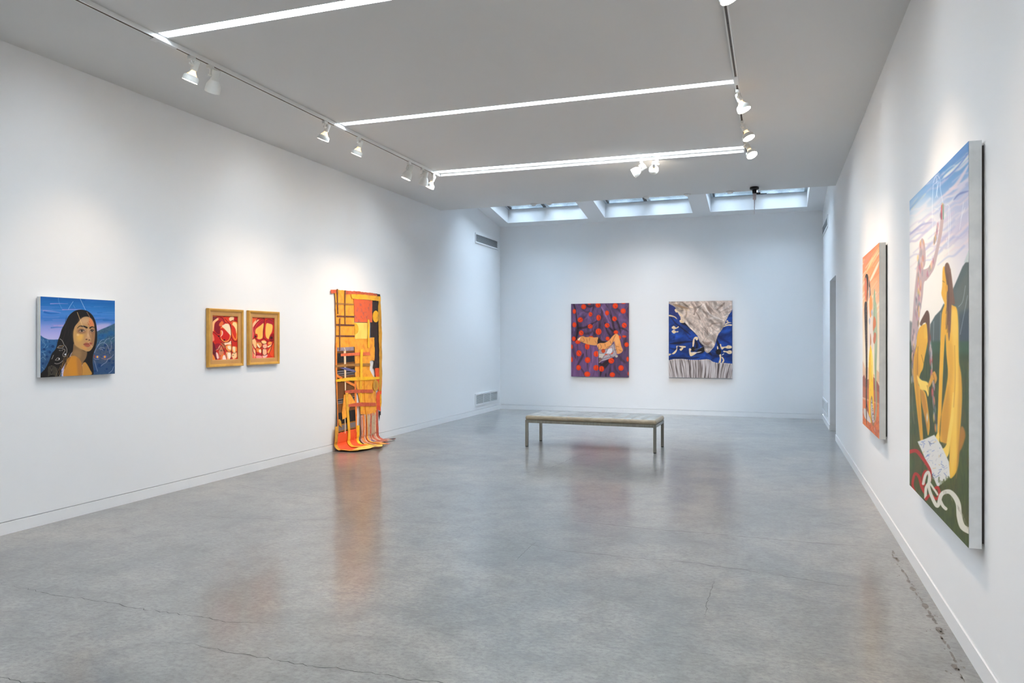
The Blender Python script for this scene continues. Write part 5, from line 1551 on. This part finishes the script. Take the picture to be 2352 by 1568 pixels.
    for k in range(26):
        q = rs.random()
        x = 300 + 180 * q
        y = 2600 + 260 * q ** 1.6
        S([(x, y - 12), (x + 2, y + 16)], 2.5, (160, 150, 130), .6, 2)
    return p

# ---- hang the pictures
def tilt_mat(loc, rz, tilt=0.0):
    return Matrix.Translation(loc) @ Matrix.Rotation(rz, 4, 'Z') @ Matrix.Rotation(tilt, 4, 'X')

def painting(label, painter, loc, rz, width, height, depth, edge_mat, tilt=0.0, back_gap=0.012, group=None):
    """loc: bottom-left corner of the wall side as seen from the front; the front faces local -y"""
    root = empty('painting', (0, 0, 0))
    root.matrix_world = tilt_mat(loc, rz, tilt)
    tag(root, label, 'painting', group)
    b_ = bmesh.new()
    add_box(b_, (0, -depth, 0), (width, -back_gap, height), 0.002)
    obj('canvas', b_, edge_mat, root)
    boxes('stretcher', [((0.02, -back_gap, 0.02), (width - 0.02, -0.001, height - 0.02))], M_WOOD, root)
    painter.mesh('picture', width, height, M_PAINT, root, Matrix.Translation((0, -depth - 0.0006, 0)))
    return root

RL = math.radians(90)      # on the left wall the picture's right runs towards +y
painting('square portrait of a long-haired woman against blue hills, white canvas edge', paint_portrait(), (XL, 4.394, 1.195), RL, 0.714, 0.648, 0.050, M_CANVAS)
painting('purple cloth painting with orange-red dots on the back wall', paint_dots(), (-3.985, YB, 0.727), 0.0, 1.207, 1.512, 0.040, M_CANVASD)
painting('painting of grey drapery over blue cloth on the back wall', paint_drape(), (-1.976, YB, 0.741), 0.0, 1.218, 1.512, 0.040, M_CANVASD)
RR = math.radians(-90)
painting('tall painting of three long figures under an orange sky, far one on the right wall', paint_three(), (XR, 7.93, 0.688), RR, 1.20, 1.60, 0.060, M_CANVASW)
painting('large painting of yellow figures with a map, nearest on the right wall', paint_map(), (XR, 5.280, 0.582), RR, 1.515, 1.790, 0.062, M_CANVAS)

# gilded frames for the two torso studies
M_GILT = mottled('gilt_moulding', lin((222, 170, 78))[:3], lin((208, 154, 66))[:3], 7, 0.34, 0.15, detail=2)
M_LINER = mottled('gold_brown_liner', lin((200, 150, 88))[:3], lin((194, 143, 82))[:3], 6, 0.5, 0.05, detail=2)
def frame_sweep(name, prof, w, h, m, parent):
    """profile [(inset, depth)...] swept round a w x h rectangle with mitred corners"""
    b_ = bmesh.new()
    rings = []
    for ins, d in prof:
        rings.append([b_.verts.new(v) for v in ((ins, -d, ins), (w - ins, -d, ins), (w - ins, -d, h - ins), (ins, -d, h - ins))])
    for a, c in zip(rings[:-1], rings[1:]):
        for i in range(4):
            b_.faces.new((a[i], a[(i + 1) % 4], c[(i + 1) % 4], c[i]))
    return obj(name, b_, m, parent)
def framed(label, painter, y0, z0, w, h):
    root = empty('framed_painting', (0, 0, 0))
    root.matrix_world = tilt_mat((XL, y0, z0), RL)
    tag(root, label, 'painting', 'pair of gold-framed torso studies')
    frame_sweep('frame', [(0.004, 0.001), (0.0, 0.006), (0.0, 0.036), (0.004, 0.041), (0.016, 0.041), (0.020, 0.036), (0.026, 0.036), (0.030, 0.031), (0.030, 0.012), (0.004, 0.001)], w, h, M_GILT, root)
    frame_sweep('liner', [(0.030, 0.014), (0.030, 0.027), (0.068, 0.025), (0.076, 0.022), (0.076, 0.008), (0.030, 0.014)], w, h, M_LINER, root)
    painter.mesh('picture', w - 0.146, h - 0.146, M_PAINT, root, Matrix.Translation((0.073, -0.014, 0.073)))
    boxes('backing', [((0.031, -0.0075, 0.031), (w - 0.031, -0.002, h - 0.031))], M_WOOD, root)
    return root
framed('gold-framed red torso study, left of the pair', paint_torso_a(), 6.292, 1.208, 0.545, 0.617)
framed('gold-framed red torso study with yellow chest, right of the pair', paint_torso_b(), 6.926, 1.210, 0.550, 0.615)

# ------------------------------------------------------------------ patchwork hanging on the left wall
# Pieces are cut on a pattern sheet; HT takes sheet units to metres on the wall (y along it, s up it).
# Below the skirting the cloth turns and lies out over the floor.
HT = np.array([[2.38876251e-04, 0.0, 8.37359920], [-1.84514396e-04, -7.23212944e-04, 2.23183465], [-1.23009598e-04, 0.0, 1.0]])
def tw(x, y):
    v = HT @ np.array([x, y, 1.0])
    return v[0] / v[2], v[1] / v[2]
CURL = 0.11
def drape(y, s, off):
    """unrolled cloth coordinate -> room; off = distance in front of the wall"""
    wv = 0.003 * (math.sin(y * 17 + s * 2.3) + 1) * (1 if s > 0.1 else 0.5) + 0.005 * (math.sin(y * 9 - s * 4.1) + 1)
    bulge = 0.020 * math.exp(-((s - 0.25) / 0.3) ** 2)
    o = off + wv + bulge
    r = CURL
    a0 = r - r * math.pi / 2
    if s >= r:
        return Vector((XL + o, y, s))
    o2 = off + wv * 0.6 + bulge * max(0.0, (s - a0) / (r - a0)) * 0.8
    if s > a0:
        th = (r - s) / r
        rr = r - o2
        return Vector((XL + r - rr * math.cos(th), y, r - rr * math.sin(th)))
    d = a0 - s
    return Vector((XL + r + d, y, o2 + 0.004 * (1 + math.sin(d * 23 + y * 11))))
tapestry = tag(empty('textile_hanging', (XL, 9.3, 0)), 'tall orange and yellow patchwork textile hanging that trails onto the floor', 'textile')
TINV = Matrix.Translation((-XL, -9.3, 0))
CM = {}
def cloth_mat(key, rgb, rgb2=None, scale=9, lo=0.40, hi=0.58):
    if key not in CM:
        c1 = lin(rgb)[:3]
        c2 = lin(rgb2)[:3] if rgb2 else tuple(v * 0.62 for v in c1)
        CM[key] = mottled('cloth_' + key, c1, c2, scale, 0.62, 0, lo - 0.09, hi - 0.06, bump=0.2, detail=6)
        CM[key].node_tree.nodes['Principled BSDF'].inputs['Sheen Weight'].default_value = 0.1
    return CM[key]
def piece(name, pts, layer, m, metric=False, rag=0.0, label=None):
    """cut a flat piece, refine it, drape it and give it thickness"""
    P = [(q if metric else tw(*q)) for q in pts]
    rnd_ = random.Random(int(abs(P[0][0] * 997 + P[0][1] * 577)) + layer)
    if rag:
        Q = []
        for (a, b2), (c, d) in zip(P, P[1:] + P[:1]):
            n = max(1, int(math.hypot(c - a, d - b2) / 0.035))
            for k in range(n):
                t = k / n
                j = rag if k else 0
                Q.append((a + (c - a) * t + rnd_.uniform(-j, j), b2 + (d - b2) * t + rnd_.uniform(-j, j)))
        P = Q
    b_ = bmesh.new()
    f = b_.faces.new([b_.verts.new((y, s, 0)) for y, s in P])
    bmesh.ops.triangulate(b_, faces=[f], ngon_method='BEAUTY')
    for _ in range(5):
        lg = [e for e in b_.edges if e.calc_length() > (0.06 if min(e.verts[0].co.y, e.verts[1].co.y) < 0.35 else 0.16)]
        if not lg:
            break
        bmesh.ops.subdivide_edges(b_, edges=lg, cuts=1, use_grid_fill=False)
        bmesh.ops.triangulate(b_, faces=[q for q in b_.faces if len(q.verts) > 3])
    off = 0.006 + 0.0026 * layer
    th = 0.0020
    top = {}
    bot = {}
    fs = [[v.index for v in q.verts] for q in b_.faces]
    b_.verts.index_update()
    b_.verts.ensure_lookup_table()
    fs = [[v.index for v in q.verts] for q in b_.faces]
    be = [(e.verts[0].index, e.verts[1].index) for e in b_.edges if e.is_boundary]
    co = [(v.co.x, v.co.y) for v in b_.verts]
    b_.free()
    b2_ = bmesh.new()
    tv = [b2_.verts.new(drape(y, s, off + th)) for y, s in co]
    bv = [b2_.verts.new(drape(y, s, off)) for y, s in co]
    for q in fs:
        b2_.faces.new([tv[i] for i in q])
        b2_.faces.new([bv[i] for i in reversed(q)])
    for i, j in be:
        b2_.faces.new((tv[i], tv[j], bv[j], bv[i]))
    b2_.transform(TINV)
    o = obj(name, b2_, m, tapestry)
    if label:
        o['label'] = label
    return o
def disc(cx, cy, rx, ry, n=22):
    return [(cx + rx * math.cos(2 * math.pi * k / n), cy + ry * math.sin(2 * math.pi * k / n)) for k in range(n)]

C_OR = cloth_mat('orange', (248, 168, 36), (226, 132, 28), 14, 0.36, 0.6)
C_OR2 = cloth_mat('deep_orange', (246, 138, 38), (206, 96, 26), 14, 0.36, 0.6)
C_YE = cloth_mat('yellow', (240, 178, 22), (206, 140, 20), 9)
C_YB = cloth_mat('bright_yellow', (250, 196, 10), (232, 166, 14), 7)
C_YO = cloth_mat('ochre', (208, 150, 26), (168, 116, 24), 9)
C_PALE = cloth_mat('pale_yellow', (250, 214, 100), (244, 200, 84), 5)
C_RED = cloth_mat('red_orange', (222, 92, 40), (150, 84, 86), 16, 0.38, 0.52)
C_RUST = cloth_mat('rust', (206, 88, 48), (172, 70, 42), 14)
C_PKR = cloth_mat('salmon', (232, 110, 58), (204, 88, 48), 14)
C_HOT = cloth_mat('hot_orange', (238, 84, 14), (206, 60, 16), 7)
C_BRN = cloth_mat('brown_tape', (122, 74, 36), (84, 46, 26), 30)
C_DBR = cloth_mat('dark_brown_tape', (108, 52, 32), (84, 38, 24), 30)
C_TAN = cloth_mat('tan_tape', (170, 116, 44), (140, 96, 40), 24)
C_BLK = cloth_mat('black_cloth', (38, 16, 14), (26, 10, 10), 10)
C_GRY = cloth_mat('grey_lilac', (150, 134, 146), (122, 106, 116), 16)
C_BLU = cloth_mat('slate_blue', (96, 96, 146), (74, 74, 116), 16)
C_PNK = cloth_mat('dusty_pink', (206, 150, 128), (184, 120, 100), 14)
C_BEI = cloth_mat('stone_beige', (196, 174, 142), (168, 138, 108), 14)
C_CRE = cloth_mat('cream', (238, 212, 176), (226, 190, 146), 14)

def woven():
    """black warp-striped cloth: bands follow the height of the cloth"""
    m, nt, b = new_mat('cloth_woven_stripes')
    N, L = nt.nodes.new, nt.links.new
    tc = N('ShaderNodeTexCoord')
    sp = N('ShaderNodeSeparateXYZ')
    L(tc.outputs['Object'], sp.inputs[0])
    sl = N('ShaderNodeMath'); sl.operation = 'MULTIPLY_ADD'      # the bands sag a little towards one side
    sl.inputs[1].default_value = -0.02
    L(sp.outputs['Y'], sl.inputs[0])
    L(sp.outputs['Z'], sl.inputs[2])
    mr = N('ShaderNodeMapRange')
    mr.inputs['From Min'].default_value = 0.18
    mr.inputs['From Max'].default_value = 1.36
    L(sl.outputs[0], mr.inputs['Value'])
    rp = N('ShaderNodeValToRGB')
    rp.color_ramp.interpolation = 'CONSTANT'
    BKc, BRc, GRc, TNc = lin((22, 15, 14)), lin((112, 66, 20)), lin((118, 110, 112)), lin((150, 100, 30))
    stops = [(0, BKc), (0.035, GRc), (0.045, BKc), (0.065, TNc), (0.075, GRc), (0.135, TNc), (0.15, BKc), (0.285, BRc), (0.385, GRc), (0.395, BKc), (0.405, GRc), (0.415, BKc), (0.43, GRc), (0.44, BRc),
             (0.70, GRc), (0.71, BKc), (0.72, GRc), (0.735, BKc), (0.75, GRc), (0.765, BKc), (0.78, BRc), (0.855, BKc), (0.965, BRc)]
    cr = rp.color_ramp
    while len(cr.elements) < len(stops):
        cr.elements.new(0.5)
    for e, (pp, c) in zip(cr.elements, stops):
        e.position = pp
        e.color = c
    L(mr.outputs['Result'], rp.inputs['Fac'])
    nz = N('ShaderNodeTexNoise')
    nz.inputs['Scale'].default_value = 40
    mp = N('ShaderNodeMapping')
    mp.inputs['Scale'].default_value = (1, 3, 0.4)
    L(tc.outputs['Object'], mp.inputs['Vector'])
    L(mp.outputs['Vector'], nz.inputs['Vector'])
    mx = N('ShaderNodeMix'); mx.data_type = 'RGBA'; mx.blend_type = 'MULTIPLY'
    mx.inputs[0].default_value = 0.6
    L(rp.outputs['Color'], mx.inputs[6])
    L(nz.outputs['Color'], mx.inputs[7])
    L(rp.outputs['Color'], b.inputs['Base Color'])
    b.inputs['Roughness'].default_value = 0.7
    return m
C_WOV = woven()
D = 1568
# upper left field and the tapes over it
piece('panel', [(240, 118), (425, 130), (592, 150), (592, 1150), (440, 1155), (258, 1170), (262, 900), (256, 560), (250, 330)], 0, C_OR, rag=0.003)
piece('rod_sleeve', [(170, 118), (262, 118), (262, 178), (176, 186)], 1, C_RUST, label='rust-coloured end of the hanging sleeve')
piece('top_band', [(425, 132), (620, 145), (900, 176), (1060, 205), (1060, 262), (900, 236), (620, 205), (430, 200)], 1, C_RUST, rag=0.004)
piece('top_band', [(930, 180), (1060, 203), (1064, 250), (1010, 238), (1005, 205)], 2, C_BLK, rag=0.003)
piece('tape', [(264, 104), (290, 106), (287, 330), (296, 555), (276, 556), (268, 330)], 3, C_BRN)
piece('tape', [(408, 130), (431, 130), (430, 420), (438, 742), (421, 738), (412, 420)], 3, C_BRN)
piece('tape', [(314, 630), (335, 630), (338, 1210), (320, 1212)], 3, C_BRN)
piece('tape', [(250, 350), (582, 370), (582, 398), (250, 382)], 2, C_TAN)
piece('tape', [(265, 580), (590, 590), (588, 617), (265, 608)], 2, C_DBR)
piece('tape', [(260, 735), (588, 744), (588, 772), (260, 766)], 2, C_DBR)
piece('tape', [(258, 938), (588, 941), (588, 969), (258, 966)], 2, C_DBR)
# right-hand field
piece('panel', [(905, 300), (1034, 318), (1034, 1530), (930, 1535), (950, 1420), (940, 970), (890, 972), (893, 700), (905, 690)], 0, C_BLK)
piece('tape', [(525, 194), (800, 212), (1064, 242), (1064, 326), (800, 300), (545, 280)], 4, C_YE, rag=0.003)
piece('tape', [(1030, 322), (1062, 318), (1072, 560), (1070, 760), (1080, 900), (1072, 1100), (1082, 1300), (1080, 1500), (1090, 1640), (1080, 1800), (1072, 1938), (1034, 1940), (1034, 1568), (1026, 1250), (1018, 1000), (1020, 700), (1018, 420)], 3, C_YO, rag=0.004)
piece('panel', [(588, 284), (916, 311), (919, 706), (596, 702)], 2, C_RED)
piece('panel', [(594, 711), (826, 714), (826, 1001), (594, 1006)], 1, C_PALE)
piece('half_disc', [(594, 716), (630, 728), (655, 775), (665, 830), (655, 880), (630, 910), (594, 922)], 2, C_YE)
piece('disc', [q for q in disc(978, 600, 52, 106) if True], 2, C_YE, label='mustard oval on the black strip')
piece('tape', [(824, 654), (857, 660), (868, 780), (862, 960), (860, 1162), (830, 1162), (824, 950)], 4, C_YB)
# middle field
piece('panel', [(592, 1006), (740, 1000), (956, 976), (960, 1150), (966, 1402), (918, 1388), (874, 1400), (868, 1560), (900, 1625), (936, 1690), (985, 1790), (985, 1990), (990, 2200), (988, 2368), (690, 2360), (684, 2100), (650, 1930), (632, 1800), (604, 1640)], 0, C_OR, rag=0.003)
piece('panel', [(280, 1158), (420, 1156), (576, 1144), (578, 1212), (280, 1226)], 1, C_GRY)
piece('woven_panel', [(278, 1222), (580, 1210), (592, 1600), (604, 2300), (604, 2662), (440, 2700), (276, 2735), (280, 2000)], 0, C_WOV, label='black woven cloth with grey and brown stripes')
piece('tape', [(408, 1160), (446, 1158), (442, 1568), (434, 1930), (414, 1932), (410, 1568)], 1, C_CRE)
piece('tape', [(395, 2050), (408, 2050), (412, 2700), (400, 2705)], 1, C_CRE)
piece('tape', [(256, 1080), (280, 1160), (284, 1560), (284, 2000), (282, 2500), (276, 2740), (258, 2690), (274, 2260), (268, 1820), (258, 1500)], 2, C_OR2)
piece('tape', [(345, 1268), (600, 1250), (860, 1240), (876, 1300), (600, 1302), (345, 1318)], 3, C_PKR)
piece('tape', [(258, 1476), (470, 1452), (690, 1444), (870, 1444), (868, 1496), (690, 1492), (470, 1500), (258, 1520)], 3, C_TAN)
piece('tape', [(694, 1196), (742, 1190), (736, 1568), (738, 1690), (690, 1692), (692, 1400)], 5, C_YB)
piece('tape', [(316, 1522), (450, 1520), (612, 1580), (606, 1606), (450, 1572)], 2, C_BLU)
piece('tape', [(250, 1740), (400, 1708), (620, 1690), (850, 1688), (1032, 1688), (1032, 1724), (850, 1744), (620, 1750), (430, 1760), (262, 1780)], 5, C_YB, rag=0.003)
piece('tape', [(258, 1625), (300, 1655), (372, 1700), (345, 1730), (270, 1685)], 3, C_OR2)
piece('tape', [(418, 1762), (480, 1766), (612, 1826), (618, 1880), (520, 1830), (436, 1790)], 3, C_OR2)
piece('tape', [(590, 1750), (622, 1750), (628, 2100), (626, 2300), (612, 2560), (614, 2662), (596, 2664), (598, 2300), (596, 2000)], 2, C_OR2)
piece('tape', [(690, 1752), (732, 1752), (728, 2080), (732, 2180), (726, 2282), (684, 2296), (690, 2050)], 3, C_YE)
piece('tape', [(768, 1750), (786, 1748), (792, 2100), (792, 2270), (772, 2272)], 3, C_OR)
piece('tape', [(404, 1940), (540, 1920), (622, 1914), (780, 1916), (916, 1914), (916, 1974), (780, 1974), (690, 1974), (540, 1980), (410, 1996)], 4, C_RUST)
piece('tape', [(464, 2184), (600, 2158), (692, 2148), (970, 2153), (970, 2210), (692, 2216), (470, 2230)], 4, C_RUST)
piece('scrap', [(390, 2008), (470, 1996), (512, 1992), (560, 2070), (602, 2150), (500, 2210), (482, 2290), (425, 2420), (352, 2456), (344, 2330), (372, 2150)], 3, C_OR)
piece('scrap', [(284, 2458), (302, 2446), (326, 2488), (342, 2606), (316, 2580), (290, 2550)], 3, C_YO)
piece('disc', disc(968, 1842, 56, 102), 4, C_YO, label='mustard oval on the red-orange strip')
piece('tape', [(958, 1535), (1034, 1528), (1068, 1600), (1090, 1640), (1088, 1810), (1076, 2000), (1062, 2200), (1052, 2310), (1020, 2280), (990, 2290), (986, 2060), (996, 1970), (1030, 1938), (1000, 1800), (976, 1720)], 2, C_HOT, rag=0.004)
piece('tape', [(1046, 1998), (1072, 1998), (1072, 2140), (1060, 2220), (1046, 2240)], 3, C_YE)
piece('tape', [(1022, 2310), (1056, 2306), (1052, 2380), (1040, 2370), (1026, 2480), (1020, 2400)], 1, C_BLK)
# lower left: orange skirt that turns out over the floor, with yellow tapes
yL, yR = 8.705, 9.205
piece('skirt_panel', [(yL, 0.235), (yR, 0.245), (yR + 0.02, 0.12), (yR + 0.05, 0.0), (yR + 0.08, -0.10), (yR + 0.06, -0.20), (yR - 0.05, -0.28), (yR - 0.2, -0.26), (yL + 0.12, -0.30), (yL + 0.0, -0.22), (yL - 0.04, -0.05), (yL - 0.04, 0.10)], 1, C_HOT, True, 0.004)
piece('tape', [(8.655, 0.33), (8.730, 0.335), (8.722, 0.12), (8.722, -0.02), (8.74, -0.16), (8.76, -0.30), (8.70, -0.32), (8.665, -0.18), (8.650, 0.02), (8.646, 0.16)], 3, C_YO, True, 0.003)
piece('tape', [tw(414, 1975), tw(466, 1972), tw(472, 2250), tw(484, 2500), tw(492, 2660), (9.045, 0.12), (9.05, 0.0), (9.04, -0.10), (8.98, -0.30), (8.90, -0.32), (8.965, -0.10), (8.975, 0.0), (8.97, 0.12), tw(448, 2680), tw(428, 2400)], 5, C_YE, True)
piece('tape', [tw(606, 2560), tw(650, 2560), tw(652, 2700), (9.27, 0.10), (9.275, 0.0), (9.28, -0.12), (9.25, -0.28), (9.19, -0.27), (9.21, -0.12), (9.215, 0.0), (9.21, 0.12)], 3, C_YB, True)
piece('hem_scrap', [(8.72, -0.21), (8.95, -0.19), (9.20, -0.22), (9.30, -0.28), (9.28, -0.36), (9.10, -0.46), (9.04, -0.45), (9.07, -0.36), (8.94, -0.37), (8.82, -0.34), (8.74, -0.32)], 5, C_PALE, True, 0.004)
piece('hem_scrap', [(9.10, -0.27), (9.22, -0.30), (9.34, -0.36), (9.36, -0.40), (9.25, -0.37), (9.12, -0.34)], 6, C_YO, True, 0.003)
# lower right: marbled strips that trail out over the floor
def strip(y0, y1, s_end, skew, layer, m, top=0.42):
    yy0, yy1 = y0, y1
    P_, Q_ = [], []
    for k in range(13):
        t = k / 12
        s = top + (s_end - top) * t
        dy = skew * max(0.0, (0.12 - s)) ** 1.2
        wob = 0.010 * math.sin(k * 1.1 + y0 * 40)
        P_.append((yy0 + dy + wob, s))
        Q_.append((yy1 + dy + wob * 0.7, s))
    piece('marbled_strip', P_ + Q_[::-1], layer, m, True, 0.002)
strip(9.33, 9.80, -0.19, 0.10, 0, C_PNK)
strip(9.325, 9.375, -0.21, 0.05, 1, C_PNK)
strip(9.385, 9.425, -0.27, 0.05, 1, C_OR2)
strip(9.435, 9.455, -0.24, 0.1, 1, C_CRE)
strip(9.50, 9.585, -0.12, 0.1, 1, C_BEI, 0.40)
strip(9.470, 9.495, -0.25, 0.1, 1, C_RUST)
strip(9.60, 9.625, -0.24, 0.15, 1, C_RUST)
strip(9.635, 9.735, -0.04, 0.0, 1, C_BEI, 0.385)
strip(9.745, 9.765, -0.22, 0.2, 1, C_CRE)
strip(9.77, 9.835, -0.21, 0.45, 1, C_RUST, 0.45)
strip(9.655, 9.70, -0.18, 0.3, 2, C_RUST, 0.10)
strip(9.58, 9.62, -0.05, 0.1, 2, C_BLU, 0.02)
piece('tape', [tw(772, 2250), tw(792, 2250), tw(800, 2560), (9.52, 0.12), (9.54, 0.0), (9.53, -0.14), (9.44, -0.34), (9.30, -0.33), (9.40, -0.22), (9.475, -0.10), (9.505, 0.0), (9.49, 0.12), tw(788, 2560)], 4, C_OR, True)
piece('tape', [tw(690, 2600), tw(850, 2585), tw(1014, 2556), tw(1018, 2590), tw(850, 2618), tw(697, 2634)], 4, C_YO)
piece('hem_scrap', [(9.40, -0.25), (9.50, -0.30), (9.50, -0.37), (9.42, -0.36)], 2, C_RUST, True, 0.003)
piece('hem_scrap', [(9.90, -0.13), (10.0, -0.14), (9.99, -0.19), (9.88, -0.20)], 2, C_BLK, True, 0.003)
